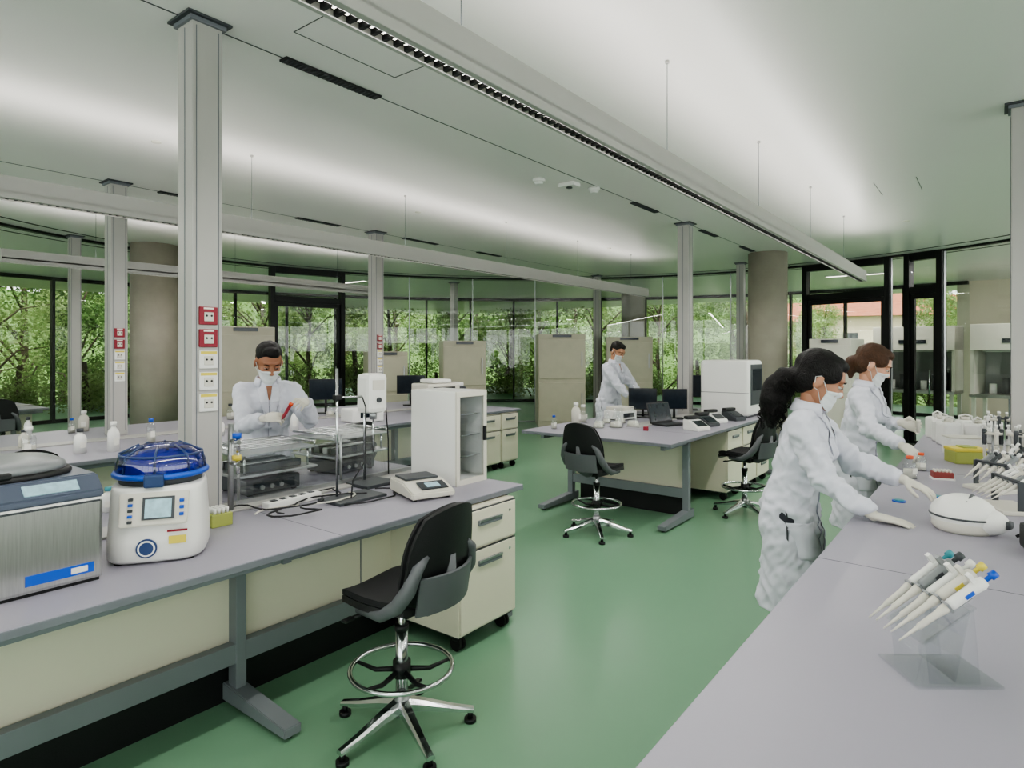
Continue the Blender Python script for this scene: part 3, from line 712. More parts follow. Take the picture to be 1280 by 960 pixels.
for i in range(8): bottle(-11.4+.12*(i % 4), 2.0+.14*(i//4), HB, random.uniform(.14, .26), .04, m_white, m_white)
def cabinet(x, y, rz, w=.95, h=1.95, d=.75, m=None, name='upright_incubator'):
    b = B(); m = m or m_white2
    b.box((0, 0, .08+(h-.08)/2), (d, w, h-.08), m, .01); b.b2(-d/2+.04, d/2-.04, -w/2+.04, w/2-.04, 0, .08, m_black)
    b.box((d/2+.012, 0, h*.30), (.024, w-.03, h*.40), m, .006); b.box((d/2+.012, 0, h*.74), (.024, w-.03, h*.40), m, .006)
    b.box((d/2+.04, w/2-.08, h*.74), (.02, .02, .3), m_alu, .004); b.box((d/2+.04, w/2-.08, h*.32), (.02, .02, .3), m_alu, .004)
    b.box((d/2+.01, 0, h-.04), (.03, w*.4, .05), m_screen)
    b.obj(name, (x, y, 0), rz)
cabinet(-7.15, 10.9, radians(-50), m=m_greige); cabinet(-6.2, 12.1, radians(-60), .95, 1.9, m=m_greige)
cabinet(-8.1, 8.95, radians(-40), .8, 1.8, m=m_greige); cabinet(-8.6, 4.75, radians(-15), .8, m=m_greige)
cabinet(-9.2, 8.0, radians(-30), .7, 1.6, m=m_greige)
cabinet(-2.0, 11.0, radians(-95), .6, 1.8, m=m_white2)
def hood(x, y, rz):
    b = B(); w = 1.5
    b.box((0, 0, .76), (.75, w, .06), m_steel, .004)
    for sx in (-1, 1):
        for sy in (-1, 1): b.box((sx*.32, sy*(w/2-.06), .365), (.06, .06, .73), m_white2)
    b.b2(-.37, -.33, -w/2, w/2, .79, 2.1, m_lid); b.b2(-.37, .3, -w/2, -w/2+.06, .79, 2.1, m_white2); b.b2(-.37, .3, w/2-.06, w/2, .79, 2.1, m_white2)
    b.box((-.02, 0, 1.87), (.7, w, .5), m_white2, .01); b.box((.335, 0, 1.8), (.01, .5, .08), m_screen)
    b.box((.33, 0, 1.4), (.01, w-.1, .45), m_glass2, rot=(0, -.12, 0))
    b.box((0, 0, 1.60), (.3, w-.3, .02), m_white)
    for i in range(6): b.cyl((-.1, -.5+.2*i, .79), (-.1, -.5+.2*i, .98+.12*(i % 3)), .06, (m_white, m_dark, m_black)[i % 3])
    b.obj('biosafety_cabinet', (x, y, 0), rz)
hood(.4, 15.0, radians(-105)); hood(-1.35, 15.9, radians(-100)); hood(2.2, 14.0, radians(-120))
b = B()
for z in (.9, 1.3, 1.7, 2.1): b.b2(-1, 1, -.15, .15, z, z+.02, m_steelp)
for sx in (-1, 0, 1): b.b2(sx*.98-.015, sx*.98+.015, -.15, .15, 0, 2.15, m_steelp)
for i in range(40):
    z = random.choice((.92, 1.32, 1.72)); x = random.uniform(-.9, .9); b.cyl((x, 0, z), (x, 0, z+random.uniform(.12, .28)), .045, random.choice((m_white, m_blue, m_orange, m_teal, m_white2)), n=10)
b.obj('storage_shelf', (1.2, 17.9, 0))

# ------------------------------------------------------------------ people
def remesh(bm, voxel, smooth=3, fac=.5):
    me = bpy.data.meshes.new('t'); bm.to_mesh(me); bm.free()
    o = bpy.data.objects.new('t', me); SC.collection.objects.link(o)
    r = o.modifiers.new('r', 'REMESH'); r.mode = 'VOXEL'; r.voxel_size = voxel
    if smooth:
        q = o.modifiers.new('s', 'SMOOTH'); q.factor = fac; q.iterations = smooth
    bpy.context.view_layer.update()
    dg = bpy.context.evaluated_depsgraph_get()
    m2 = bpy.data.meshes.new_from_object(o.evaluated_get(dg))
    bpy.data.objects.remove(o); bpy.data.meshes.remove(me)
    for p in m2.polygons: p.use_smooth = True
    return m2
def part(name, me, m, parent, M=None):
    me.materials.clear(); me.materials.append(m); me.name = name
    if M is not None: me.transform(M)
    o = bpy.data.objects.new(name, me); SC.collection.objects.link(o); o.parent = parent
    return o
def t_ell(bm, c, r, M=None, rot=(0, 0, 0)):
    if not hasattr(r, '__len__'): r = (r, r, r)
    X = Matrix.Translation(c) @ rotm(rot) @ Matrix.Diagonal((*r, 1))
    if M is not None: X = M @ X
    bmesh.ops.create_uvsphere(bm, u_segments=24, v_segments=16, radius=1, matrix=X)
def t_limb(bm, a, b, r1, r2):
    a = V(a); b = V(b); d = b-a
    bmesh.ops.create_cone(bm, cap_ends=True, segments=20, radius1=r1, radius2=r2, depth=d.length, matrix=Matrix.Translation((a+b)/2) @ frame_to(d))
    t_ell(bm, a, r1); t_ell(bm, b, r2)
def t_loft(bm, rings):
    vs = [[bm.verts.new(p) for p in r] for r in rings]; n = len(rings[0])
    for a, b in zip(vs, vs[1:]):
        for j in range(n): bm.faces.new((a[j], a[(j+1) % n], b[(j+1) % n], b[j]))
    bm.faces.new(vs[0][::-1]); bm.faces.new(vs[-1])

def make_hand(W, fwd, nrm, side, curl, sc=1., fore=None):
    fwd = V(fwd).normalized(); nrm = V(nrm); nrm = (nrm-fwd*nrm.dot(fwd)).normalized(); sd = fwd.cross(nrm).normalized()
    if sd.dot(V(side)) < 0: sd = -sd
    bm = bmesh.new(); rings = []
    for t, w, h in ((-.01, .026, .02), (.0, .027, .019), (.03, .036, .018), (.06, .042, .016), (.085, .041, .013), (.095, .036, .009)):
        c = W+fwd*t*sc
        rings.append([c+(sd*cos(2*pi*j/16)*w+nrm*sin(2*pi*j/16)*h)*sc for j in range(16)])
    t_loft(bm, rings)
    if fore is not None: t_limb(bm, W-V(fore).normalized()*.09, W, .029*sc, .025*sc)
    for off, L, sp in ((.031, .070, .10), (.0105, .078, .03), (-.0105, .073, -.04), (-.030, .058, -.12)):
        p = W+(fwd*.086+sd*off)*sc; ang = curl[0]*.6; r = .0092
        for k, fr in enumerate((.45, .31, .24)):
            d = (fwd*cos(ang)+nrm*sin(ang)+sd*sp).normalized(); q = p+d*L*fr*sc
            t_limb(bm, p, q, r*sc, (r-.0009)*sc); p = q; r -= .0009; ang += curl[0]*(1-.1*k)
    p = W+(fwd*.022+sd*.028)*sc; d = (fwd*.65+sd*.75+nrm*(.15+curl[1]*.5)).normalized(); q = p+d*.042*sc; t_limb(bm, p, q, .0135*sc, .0105*sc)
    d2 = (fwd*.85+sd*(.45-curl[1]*.6)+nrm*(.1+curl[1]*.7)).normalized(); w = q+d2*.03*sc; t_limb(bm, q, w, .0105*sc, .0095*sc)
    d3 = (fwd*.9+sd*(.25-curl[1]*.8)+nrm*(.1+curl[1]*.8)).normalized(); t_limb(bm, w, w+d3*.022*sc, .0095*sc, .008*sc)
    return remesh(bm, .0042*sc, 2)

def person(name, loc, yaw, H, lean, hp, hy, rh, lh, female, hair, skin_c, hair_c, rdir=None, ldir=None, rn=(0, 0, -1), ln=(0, 0, -1), rc=(.15, .1), lc=(.4, .4), vox=.011, hs=1.0, rpole=None, lpole=None, fold=1.0):
    root = bpy.data.objects.new(name, None); SC.collection.objects.link(root); root.location = loc; root.rotation_euler = (0, 0, yaw)
    root.empty_display_size = .2
    Ri = Matrix.Rotation(-yaw, 3, 'Z'); s = H/1.73; hip = .93*s
    w2l = lambda p: Ri @ (V(p)-V(loc))
    m_skin = mat('skin_'+name, skin_c, .5, var=.06, vs=20); m_hair = mat('hair_'+name, hair_c, .5, var=.35, vs=30, stretch=(1.5, 5, .6), bump=.9, bs=90, spec=.3)
    def T(p):
        p = V(p)*s
        if p.z > hip:
            t = min(1, (p.z-hip)/(.28*s)); a = lean*t; q = p-V((0, 0, hip))
            p = V((q.x*cos(a)+q.z*sin(a), q.y, -q.x*sin(a)+q.z*cos(a)+hip))
        return p
    Rl = Matrix.Rotation(lean, 3, 'Y')
    fw = .92 if female else 1.0
    secs = [(.38, -.01, .15, .205), (.48, -.01, .15, .205), (.55, -.01, .15, .205), (.70, -.012, .148, .20), (.84, -.014, .145, .196), (.93, -.008, .135, .182), (1.03, 0, .118, .160), (1.10, .004, .114, .154),
            (1.18, .012 if female else .005, .130 if female else .125, .168), (1.25, .016 if female else .006, .138 if female else .130, .180), (1.32, .004, .122, .190), (1.38, -.004, .102, .178), (1.42, -.010, .082, .135), (1.455, -.014, .066, .082), (1.475, -.012, .058, .068)]
    bm = bmesh.new(); rings = []
    n = 32
    for z, ox, hx, hyy in secs:
        pw = 2.5; rg = []
        for j in range(n):
            a = 2*pi*j/n; c_, s_ = cos(a), sin(a)
            rg.append(T((ox+hx*math.copysign(abs(c_)**(2/pw), c_), hyy*fw*math.copysign(abs(s_)**(2/pw), s_), z)))
        rings.append(rg)
    t_loft(bm, rings)
    if female:
        for sy in (-1, 1): t_ell(bm, T((.095, sy*.075, 1.245)), (.055, .065, .062))
    arms = []
    for sy, tgt, pole in ((-1, rh, rpole), (1, lh, lpole)):
        S = T((-.008, sy*.168*fw, 1.375)); W = w2l(tgt)
        l1, l2 = .285*s, .262*s; d = W-S; L = min(d.length, (l1+l2)*.995); dn = d.normalized(); W = S+dn*L if d.length > L else W
        a = (l1*l1-l2*l2+L*L)/(2*L); h = sqrt(max(0, l1*l1-a*a))
        pl = V(pole) if pole else V((-.25, sy*.45, -1)); pl = (pl-dn*pl.dot(dn)).normalized()
        E = S+dn*a+pl*h
        t_limb(bm, T((-.008, sy*.13*fw, 1.385)), S, .07*s, .074*s)
        t_limb(bm, S, S.lerp(E, .5), .076*s, .068*s); t_limb(bm, S.lerp(E, .5), E, .068*s, .060*s)
        f = (W-E).normalized(); Wc = W-f*.012
        t_limb(bm, E, E.lerp(Wc, .5), .060*s, .055*s)
        bmesh.ops.create_cone(bm, cap_ends=True, segments=24, radius1=.055*s, radius2=.045*s, depth=(Wc-E.lerp(Wc, .5)).length, matrix=Matrix.Translation((Wc+E.lerp(Wc, .5))/2) @ frame_to(f))
        arms.append((S, E, W, f))
    me = remesh(bm, vox, 4)
    def segd(c, A, Bp):
        t = max(0, min(1, (c-A).dot(Bp-A)/(Bp-A).length_squared)); return (c-A.lerp(Bp, t)).length, t
    for v, nn in [(v, v.normal.copy()) for v in me.vertices]:
        c = v.co
        k = noise.noise(V((c.x*9, c.y*9, c.z*2.6)))*.015*(1.5 if c.z < hip else .6)
        k2 = abs(noise.noise(V((c.x*10+7, c.y*10, c.z*11+c.x*9))))
        k4 = abs(noise.noise(V((c.x*17+3, c.y*17, c.z*19-c.x*16))))
        k3 = noise.noise(V((c.x*5, c.y*5+3, c.z*20+c.y*14)))*.007
        ex = 0
        for S, E, W, f in arms:
            for A_, B_, dr in ((S, E, 0), (E, W, 1)):
                dd, t = segd(c, A_, B_)
                if dd < .095*s:
                    w_ = (t if dr == 0 else 1-t)
                    ex += .004*sin((c-A_).length*80+noise.noise(c*9)*9)*(.25+.75*w_**2)
        v.co = c+nn*((k-.030*k2*(.6 if c.z < hip*.9 else 1.)-.014*k4+k3+ex)*fold+.010)
    bvh = BVHTree.FromPolygons([v.co[:] for v in me.vertices], [p.vertices[:] for p in me.polygons])
    part('lab_coat', me, m_coat, root)
    def patch(c4, dirn, off, m, nu=6, nv=10, nm='seam'):
        d = V(dirn).normalized(); bb = B(); G = []
        for i in range(nu+1):
            row = []
            for j in range(nv+1):
                u, v_ = i/nu, j/nv
                p = V(c4[0]).lerp(V(c4[1]), u).lerp(V(c4[3]).lerp(V(c4[2]), u), v_)
                h_ = bvh.ray_cast(p-d*.6, d, 1.2)
                row.append((h_[0] if h_[0] is not None else p)-d*off)
            G.append(row)
        t = bmesh.new(); vv = [[t.verts.new(p) for p in r] for r in G]
        for i in range(nu):
            for j in range(nv): t.faces.new((vv[i][j], vv[i+1][j], vv[i+1][j+1], vv[i][j+1]))
        bmesh.ops.recalc_face_normals(t, faces=t.faces)
        bb.add(t, m, True); o = bb.obj(nm, parent=root)
        so = o.modifiers.new('s', 'SOLIDIFY'); so.thickness = .004; so.offset = 0
        return o
    fr = (-1, 0, 0)
    patch([T((.1, -.026, 1.45)), T((.1, .026, 1.45)), T((.1, .003, 1.345)), T((.1, -.003, 1.345))], fr, .002, m_shirt if female else m_skin, nm='shirt')
    for sy in (-1, 1):
        patch([T((.1, sy*.022, 1.455)), T((.1, sy*.075, 1.44)), T((.1, sy*.07, 1.33)), T((.1, sy*.004, 1.32))], fr, .008, m_coat, nm='lapel')
        patch([T((.1, sy*.004, 1.33)), T((.1, sy*.07, 1.34)), T((.1, sy*.03, 1.22)), T((.1, sy*.002, 1.19))], fr, .006, m_coat, nm='lapel')
    patch([T((.1, -.003, 1.3)), T((.1, .002, 1.3)), T((.1, .002, .45)), T((.1, -.003, .45))], fr, .003, m_coatseam, 1, 24, nm='placket_shade')  # placket line, its edge shadow painted in as a darker grey strip
    if not female:
        patch([T((.1, .06, 1.27)), T((.1, .145, 1.27)), T((.1, .145, 1.15)), T((.1, .06, 1.15))], fr, .005, m_coat, nm='chest_pocket')
    for sy in (-1, 1):
        patch([T((.12, sy*.06, .86)), T((.12, sy*.17, .86)), T((.12, sy*.17, .68)), T((.12, sy*.06, .68))], fr, .006, m_coat, nm='pocket')
        patch([T((.0, sy*.25, .92)), T((.008, sy*.25, .91)), T((.014, sy*.25, .77)), T((.006, sy*.25, .78))], (0, -sy, 0), .002, m_dark, 1, 8, nm='side_vent')
    patch([T((-.1, -.0015, 1.40)), T((-.1, .0015, 1.40)), T((-.1, .0015, .45)), T((-.1, -.0015, .45))], (1, 0, 0), .001, m_coatseam, 1, 24, nm='back_seam')
    bb = B()
    for z in (1.16, 1.04, .92, .80, .68):
        p = T((.3, .014, z)); h_ = bvh.ray_cast(p, V((-1, 0, 0)), 1)
        if h_[0] is not None: bb.sph(h_[0], (.004, .008, .008), m_coatseam)
    bb.obj('buttons', parent=root)
    bb = B(); rg = []
    NB = T((-.012, 0, 1.46))
    for i in range(25):
        a = radians(40+280*i/24); rx, ry = .070*s, .076*s
        base = V((cos(a)*rx, sin(a)*ry, 0)); out = V((cos(a), sin(a), 0))
        pts = [base+V((0, 0, -.018)), base*1.04+V((0, 0, .028)), base*1.12+V((0, 0, .03)), base+out*.026+V((0, 0, -.03)), base+out*.018+V((0, 0, -.032))]
        rg.append([NB+Rl @ q for q in pts])
    bb.loft(rg, m_coat); bb.obj('collar', parent=root)
    bm = bmesh.new()
    for sy in (-1, 1):
        t_limb(bm, V((-.01, sy*.085, .88))*s, V((.005, sy*.095, .50))*s, .086*s, .064*s); t_limb(bm, V((.005, sy*.095, .5))*s, V((-.02, sy*.1, .1))*s, .064*s, .05*s)
    part('trousers', remesh(bm, .014, 3), m_trouser, root)
    bb = B()
    for sy in (-1, 1):
        bb.box((.045*s, sy*.1*s, .02), (.27, .095, .04), m_shoe, .018); bb.sph((.07*s, sy*.1*s, .045), (.10, .046, .035), m_shoe); bb.sph((-.03*s, sy*.1*s, .06), (.055, .045, .05), m_shoe)
    bb.obj('shoes', parent=root)
    for (S, E, W, f), dr, nr, cu, sy, nm in ((arms[0], rdir, rn, rc, -1, 'right_hand'), (arms[1], ldir, ln, lc, 1, 'left_hand')):
        fd = Ri @ V(dr) if dr else f
        nr2 = Ri @ V(nr)
        sd = V((0, -sy, 0)) if abs(V(nr).z) > .5 else V((0, 0, 1))
        part(nm, make_hand(W, fd, nr2, sd, cu, 1.0*s, f), m_glove, root)
    N0 = T((-.012, 0, 1.45)); hc = T((.012, 0, 1.605))
    HM = Matrix.Translation(hc) @ Matrix.Rotation(hy, 4, 'Z') @ Matrix.Rotation(hp, 4, 'Y') @ Matrix.Diagonal((hs, hs, hs, 1))
    bm = bmesh.new()
    t_ell(bm, (-.012, 0, .035), (.096, .075, .085)); t_ell(bm, (.022, 0, -.02), (.066, .064, .085)); t_ell(bm, (.035, 0, -.075), (.048, .046, .040)); t_ell(bm, (.066, 0, -.098), (.02, .024, .017))
    t_ell(bm, (-.03, 0, -.02), (.06, .066, .06))
    t_ell(bm, (.068, 0, .034), (.022, .052, .014))
    for sy in (-1, 1):
        t_ell(bm, (.058, sy*.038, -.022), (.026, .022, .024)); t_ell(bm, (-.012, sy*.078, -.008), (.020, .008, .032), rot=(0, .2, sy*.35)); t_ell(bm, (.087, sy*.010, -.034), (.010, .008, .008))
    bmesh.ops.create_cone(bm, cap_ends=True, segments=14, radius1=.016, radius2=.007, depth=.055, matrix=Matrix.Translation((.089, 0, -.008)) @ frame_to((-.30, 0, 1)))
    t_ell(bm, (.098, 0, -.03), (.012, .012, .010)); t_ell(bm, (.078, 0, -.062), (.014, .024, .006)); t_ell(bm, (.076, 0, -.072), (.013, .020, .006))
    hm_ = remesh(bm, .0058, 3)
    hb = BVHTree.FromPolygons([v.co[:] for v in hm_.vertices], [p.vertices[:] for p in hm_.polygons])
    part('head', hm_, m_skin, root, HM)
    bm = bmesh.new(); hb0 = HM @ V((-.025, 0, -.04)); t_limb(bm, N0-V((0, 0, .05)), hb0, .062*s*(.88 if female else 1), .052*s*(.9 if female else 1.05))
    part('neck', remesh(bm, .008, 2), m_skin, root)
    bb = B()
    for sy in (-1, 1):
        bb.sph((.075, sy*.031, .007), (.0118, .0130, .0095), m_eye); bb.sph((.0855, sy*.031, .003), (.003, .0055, .0055), m_iris)
        bb.sph((.077, sy*.031, .0130), (.0126, .0155, .0092), m_skin)
        bb.tube([(.087, sy*.017, .0065), (.0905, sy*.031, .0060), (.083, sy*.046, .004)], .0012, m_iris, 6)
        bb.tube([(.090, sy*.014, .027), (.0915, sy*.03, .034), (.082, sy*.05, .030)], [.0020, .0025, .0012], m_hair, 6)
    o = bb.obj('eyes', parent=root); o.data.transform(HM)
    G = []
    NU, NV = 22, 16
    for i in range(NU+1):
        ph = radians(-72+144*i/NU); row = []
        for j in range(NV+1):
            v_ = j/NV; zt = -.010-.018*(abs(ph)/1.26)**1.3; zb = -.118+.035*(abs(ph)/1.26)**1.5; z = zt+(zb-zt)*v_
            d = V((cos(ph), sin(ph), 0)); h_ = hb.ray_cast(V((.01, 0, z))+d*.3, -d, .4)
            r0 = (h_[0]-V((.01, 0, z))).length if h_[0] is not None else .05
            bulge = .082*(1-.22*abs(sin(ph))) - .02*max(0, v_-.6)-.006*(1-v_)**3
            r = max(r0+.0035, bulge if abs(ph) < 1.15 else 0)+.0018*sin(v_*pi*6)*cos(ph)
            row.append(V((.01, 0, z))+d*r)
        G.append(row)
    for _ in range(2):
        G = [[(G[i][j]*2+G[max(i-1, 0)][j]+G[min(i+1, NU)][j])/4 for j in range(NV+1)] for i in range(NU+1)]
    t = bmesh.new(); vv = [[t.verts.new(HM @ p) for p in r] for r in G]
    for i in range(NU):
        for j in range(NV): t.faces.new((vv[i][j], vv[i+1][j], vv[i+1][j+1], vv[i][j+1]))
    bmesh.ops.recalc_face_normals(t, faces=t.faces)
    bb = B(); bb.add(t, m_mask, True); o = bb.obj('face_mask', parent=root); so = o.modifiers.new('s', 'SOLIDIFY'); so.thickness = .0025
    bb = B()
    for i, sy in ((0, -1), (NU, 1)):
        bb.tube([HM @ G[i][1], HM @ V((.01, sy*.076, .0)), HM @ V((-.012, sy*.082, .022)), HM @ V((-.032, sy*.080, .01))], .0017, m_mask, 6)
        bb.tube([HM @ G[i][NV-1], HM @ V((.0, sy*.070, -.04)), HM @ V((-.018, sy*.078, -.036)), HM @ V((-.032, sy*.080, .01))], .0017, m_mask, 6)
    bb.obj('ear_loops', parent=root)
    bm = bmesh.new(); HMi = HM.inverted()
    OFF = ((0, 0, .01), (-.04, 0, -.010), (-.070, 0, -.055), (-.088, 0, -.12), (-.098, 0, -.185), (-.098, 0, -.255))
    if hair == 'short':
        t_ell(bm, (-.024, 0, .052), (.095, .079, .079)); t_ell(bm, (-.048, 0, .01), (.066, .073, .065)); t_ell(bm, (.028, 0, .088), (.05, .055, .034))
    else:
        t_ell(bm, (-.026, 0, .050), (.102, .086, .087)); t_ell(bm, (-.052, 0, .0), (.072, .082, .08)); t_ell(bm, (.015, 0, .092), (.066, .062, .036))
        for sy in (-1, 1): t_ell(bm, (.0, sy*.06, .045), (.066, .027, .05))
        rt = HM @ V((-.112, 0, -.025))
        if hair == 'ponytail':
            t_ell(bm, (-.112, 0, -.02), (.035, .038, .038))
            pts = [rt+V(q) for q in OFF]; rs = [.034, .046, .058, .060, .048, .018]
        else:
            t_ell(bm, (-.12, 0, -.03), (.04, .045, .045))
            pts = [rt+V(q) for q in ((0, 0, 0), (-.02, 0, -.05), (-.02, 0, -.11))]; rs = [.04, .036, .014]
        pts = [HMi @ p for p in pts]
        for p, q, r1, r2 in zip(pts, pts[1:], rs, rs[1:]): t_limb(bm, p, q, r1, r2)
    hme = remesh(bm, .007, 3)
    for v, nn in [(v, v.normal.copy()) for v in hme.vertices]:
        c = v.co; am = .0045 if c.x > -.11 else .013
        sc_ = (60, 90, 18) if c.x > -.11 else (38, 38, 30)
        v.co = c+nn*am*noise.noise(V((c.x*sc_[0]*.5, c.y*sc_[1]*.5, c.z*sc_[2]*.5)))
    part('hair', hme, m_hair, root, HM)
    if hair == 'ponytail':
        bb = B()
        for i in range(140):
            t0 = random.random()*.85; a = random.uniform(0, 2*pi); f_ = .4+t0*(len(OFF)-1.6); k0 = int(f_); c0 = rt+V(OFF[k0]).lerp(V(OFF[min(k0+1, 5)]), f_-k0); R_ = .054
            p = c0+V((cos(a)*R_, sin(a)*R_, 0)); pts = []
            for k in range(12):
                pts.append((p+V((.008*cos(k*1.1+i), .008*sin(k*1.1+i), -.0075*k))+V((cos(a), sin(a), 0))*(.006*sin(k*.5))))
            bb.tube(pts, .0026, m_hair, 5)
        bb.obj('curls', parent=root)
    return root

DK = (15, 12, 12)
person('woman_in_lab_coat', (-.81, 3.34, 0), radians(4), 1.60, radians(11), radians(24), radians(12), (-.42, 3.10, HR+.028), (-.34, 3.42, HR+.14), True, 'ponytail', (172, 124, 98), DK,
       rdir=(1, .05, -.12), ldir=(1, -.25, -.35), rn=(0, 0, -1), ln=(0, 0, -1), rc=(.12, .0), lc=(.3, .3), vox=.009, hs=1.11, rpole=(-.5, -.25, -.7), lpole=(-.3, .3, -.6), fold=1.1)
person('woman_in_lab_coat', (-.80, 5.10, 0), radians(-6), 1.64, radians(9), radians(26), radians(14), (-.48, 4.66, 1.02), (-.50, 4.88, 1.14), True, 'bun', (200, 152, 126), (74, 50, 34),
       rdir=(.8, -.1, -.5), ldir=(.9, -.2, -.2), rn=(0, .5, -.8), ln=(0, -.9, -.1), rc=(.7, .8), lc=(.7, .8), hs=1.12)
person('man_in_lab_coat', (-4.24, 2.56, 0), radians(-26), 1.67, radians(12), radians(28), radians(8), (-3.84, 2.30, 1.17), (-3.76, 2.56, 1.27), False, 'short', (152, 104, 78), DK,
       rdir=(.75, .55, .1), ldir=(.6, -.75, .0), rn=(-.2, .6, -.5), ln=(-.2, -.5, -.6), rc=(.8, .9), lc=(.7, .9), hs=1.14)
person('man_in_lab_coat', (-4.36, 7.95, 0), radians(-8), 1.74, radians(10), radians(28), radians(0), (-3.92, 7.70, .98), (-3.9, 8.05, .98), False, 'short', (176, 130, 100), (24, 20, 18),
       rdir=(.9, .2, -.3), ldir=(.9, -.2, -.3), rc=(.5, .5), lc=(.5, .5), hs=1.1, vox=.014)
b = B(); M_ = Matrix.Translation((-3.735, 2.36, 1.16)) @ frame_to((.1, .35, .6))
b.lathe([(0, 0), (.006, .01), (.011, .03), (.011, .11), (0, .11)], m_red, M=M_, n=14); b.lathe([(0, .11), (.014, .11), (.014, .13), (0, .13)], m_orange, M=M_, n=14); b.obj('sample_tube')
b = B(); b.lathe([(0, 0), (.010, 0), (.010, .07), (.012, .072), (.012, .085), (0, .085)], m_white2, M=Matrix.Translation((-.40, 4.80, 1.09)), n=14); b.obj('sample_tube')

# ------------------------------------------------------------------ outside
b = B()
t = bmesh.new(); NA, NR = 60, 14
vv = []
for i in range(NA+1):
    a = radians(235-185*i/NA); row = []
    for j in range(NR+1):
        r = 12.9+(j/NR)**2*110
        z = -.25-.8*min(1, j/3) + (max(0, r-45)*.16) + 1.2*noise.noise(V((cos(a)*r*.07, sin(a)*r*.07, 0)))*(j > 2)
        row.append(t.verts.new((CX+r*cos(a), CY+r*sin(a), z)))
    vv.append(row)
for i in range(NA):
    for j in range(NR): t.faces.new((vv[i][j], vv[i+1][j], vv[i+1][j+1], vv[i][j+1]))
bmesh.ops.recalc_face_normals(t, faces=t.faces)
b.add(t, m_grass, True); b.obj('garden_ground')

def tree_mesh(seed, H=7.5, nc=34, nl=230, rad=2.3, low=.6):
    rnd = random.Random(seed); b = B()
    b.tube([(0, 0, -1.5), (.08, .03, 1.2), (-.05, .1, 3), (.1, 0, H*.8)], [.16, .13, .1, .03], m_bark, 8)
    cl = []
    for i in range(nc):
        a = rnd.uniform(0, 2*pi); z = rnd.uniform(low, H); k = sin(pi*min(1, (z-low+.8)/(H-low+1.2)))**.5
        r = rad*k*sqrt(rnd.random()); c = V((r*cos(a), r*sin(a), z)); cl.append(c)
        if i % 2 == 0: b.tube([(0, 0, max(.4, z-1.2)), c*.5+V((0, 0, z*.45)), c], [.05, .03, .01], m_bark, 5)
    me = b.mesh('tree')
    vs = []; fs = []
    for c in cl:
        R_ = rnd.uniform(.55, .95)
        for k in range(nl):
            d = V((rnd.gauss(0, 1), rnd.gauss(0, 1), rnd.gauss(0, .8))).normalized()*R_*rnd.random()**.35
            p = c+d; q = Euler((rnd.uniform(-1, 1), rnd.uniform(-1, 1), rnd.uniform(0, 6.3))).to_matrix(); sz = rnd.uniform(.05, .11)
            k0 = len(vs)
            for x, y in ((-1, 0), (0, -.45), (1.1, 0), (0, .45)): vs.append(p+q @ V((x*sz, y*sz, 0)))
            fs.append((k0, k0+1, k0+2, k0+3))
    bm = bmesh.new(); bm.from_mesh(me)
    n0 = len(me.materials); me.materials.append(m_leaf)
    lm = bpy.data.meshes.new('l'); lm.from_pydata(vs, [], fs)
    for p in lm.polygons: p.material_index = n0
    bm.from_mesh(lm); bm.to_mesh(me); bm.free(); bpy.data.meshes.remove(lm)
    return me
tm = [tree_mesh(1), tree_mesh(2, 6.5, 40, 200, 2.6, .2), tree_mesh(3, 8, 30, 240, 2.0, 1.2)]
bush = tree_mesh(5, 2.2, 18, 220, 1.3, -.6)
rnd = random.Random(11)
for i in range(20):
    a = 226-146*(i+rnd.uniform(-.3, .3))/20
    r = rnd.uniform(17.5, 20.5)
    if 72 < a < 98 and rnd.random() < .75: continue
    inst('tree', tm[i % 3], pol(r, a, -.7), rnd.uniform(0, 6), rnd.uniform(.7, 1.0))
for i in range(30):
    a = 226-150*(i+rnd.uniform(-.3, .3))/30
    if 80 < a < 96: continue
    inst('tree', tm[(i+1) % 3], pol(rnd.uniform(25, 33), a, -.6), rnd.uniform(0, 6), rnd.uniform(.9, 1.2))
inst('tree', tm[1], pol(20, 76, -.6), 1, .95); inst('tree', tm[0], pol(22, 80.5, -.6), 2, .95); inst('tree', tm[1], pol(19, 71, -.6), 1, .9)
for i in range(30):
    a = 222-144*(i+rnd.uniform(-.3, .3))/30
    inst('garden_bush', bush, pol(rnd.uniform(14.8, 16.8), a, -.7), rnd.uniform(0, 6), rnd.uniform(.5, .85))
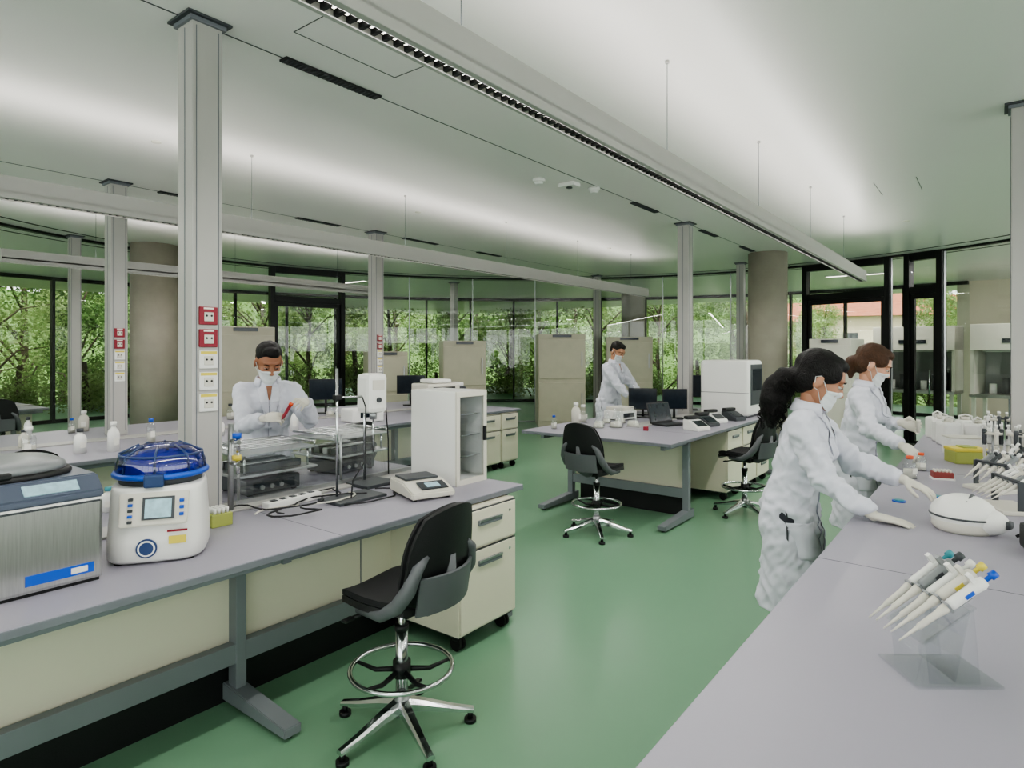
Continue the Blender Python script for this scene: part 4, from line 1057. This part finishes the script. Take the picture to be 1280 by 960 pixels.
for i, (a, r, w) in enumerate(((88, 60, 9), (94, 55, 8), (99, 64, 9))):
    p = pol(r, a); b = B()
    b.box((0, 0, 2.2), (w, 6, 4.4), m_housew)
    b.prism([(-w/2-.5, -3.6, 4.4), (-w/2-.5, 3.6, 4.4), (-w/2-.5, 0, 6.4)], (w+1, 0, 0), m_tile)
    for k in range(3): b.box((-w*.3+k*w*.3, -3.02, 2.4), (1.1, .06, 1.3), m_dark)
    b.obj('hillside_house', (p.x, p.y, .0), radians(a-90+10*(i % 3)))
for i in range(16):
    a = rnd.uniform(70, 104); inst('tree', tm[i % 3], pol(rnd.uniform(38, 46), a, -.5), rnd.uniform(0, 6), rnd.uniform(.5, .7))

# ------------------------------------------------------------------ world, sun, camera
w = bpy.data.worlds.new('overcast_sky'); SC.world = w; w.use_nodes = True
nt = w.node_tree; bg = nt.nodes['Background']
tc = nt.nodes.new('ShaderNodeTexCoord'); sx = nt.nodes.new('ShaderNodeSeparateXYZ'); cr = nt.nodes.new('ShaderNodeValToRGB')
nt.links.new(tc.outputs['Generated'], sx.inputs[0]); nt.links.new(sx.outputs['Z'], cr.inputs[0]); nt.links.new(cr.outputs[0], bg.inputs[0])
cr.color_ramp.elements[0].color = (.88, .86, .86, 1); cr.color_ramp.elements[1].color = (.82, .84, .90, 1)
bg.inputs[1].default_value = 4.2
sd = bpy.data.lights.new('sun', 'SUN'); sd.energy = 4.0; sd.angle = radians(20); so = bpy.data.objects.new('sun', sd); SC.collection.objects.link(so); so.rotation_euler = (radians(35), radians(10), radians(40))

cd = bpy.data.cameras.new('camera'); cd.sensor_width = 36; cd.lens = 787/1280*36; cd.shift_y = -42/1280; cd.clip_end = 400; cd.clip_start = .05
co = bpy.data.objects.new('camera', cd); SC.collection.objects.link(co); co.location = (0, 0, CH); co.rotation_euler = (pi/2, 0, radians(37.6)); SC.camera = co
SC.view_settings.view_transform = 'AgX'
try: SC.view_settings.look = 'AgX - Medium High Contrast'
except Exception: pass
SC.view_settings.exposure = -0.22
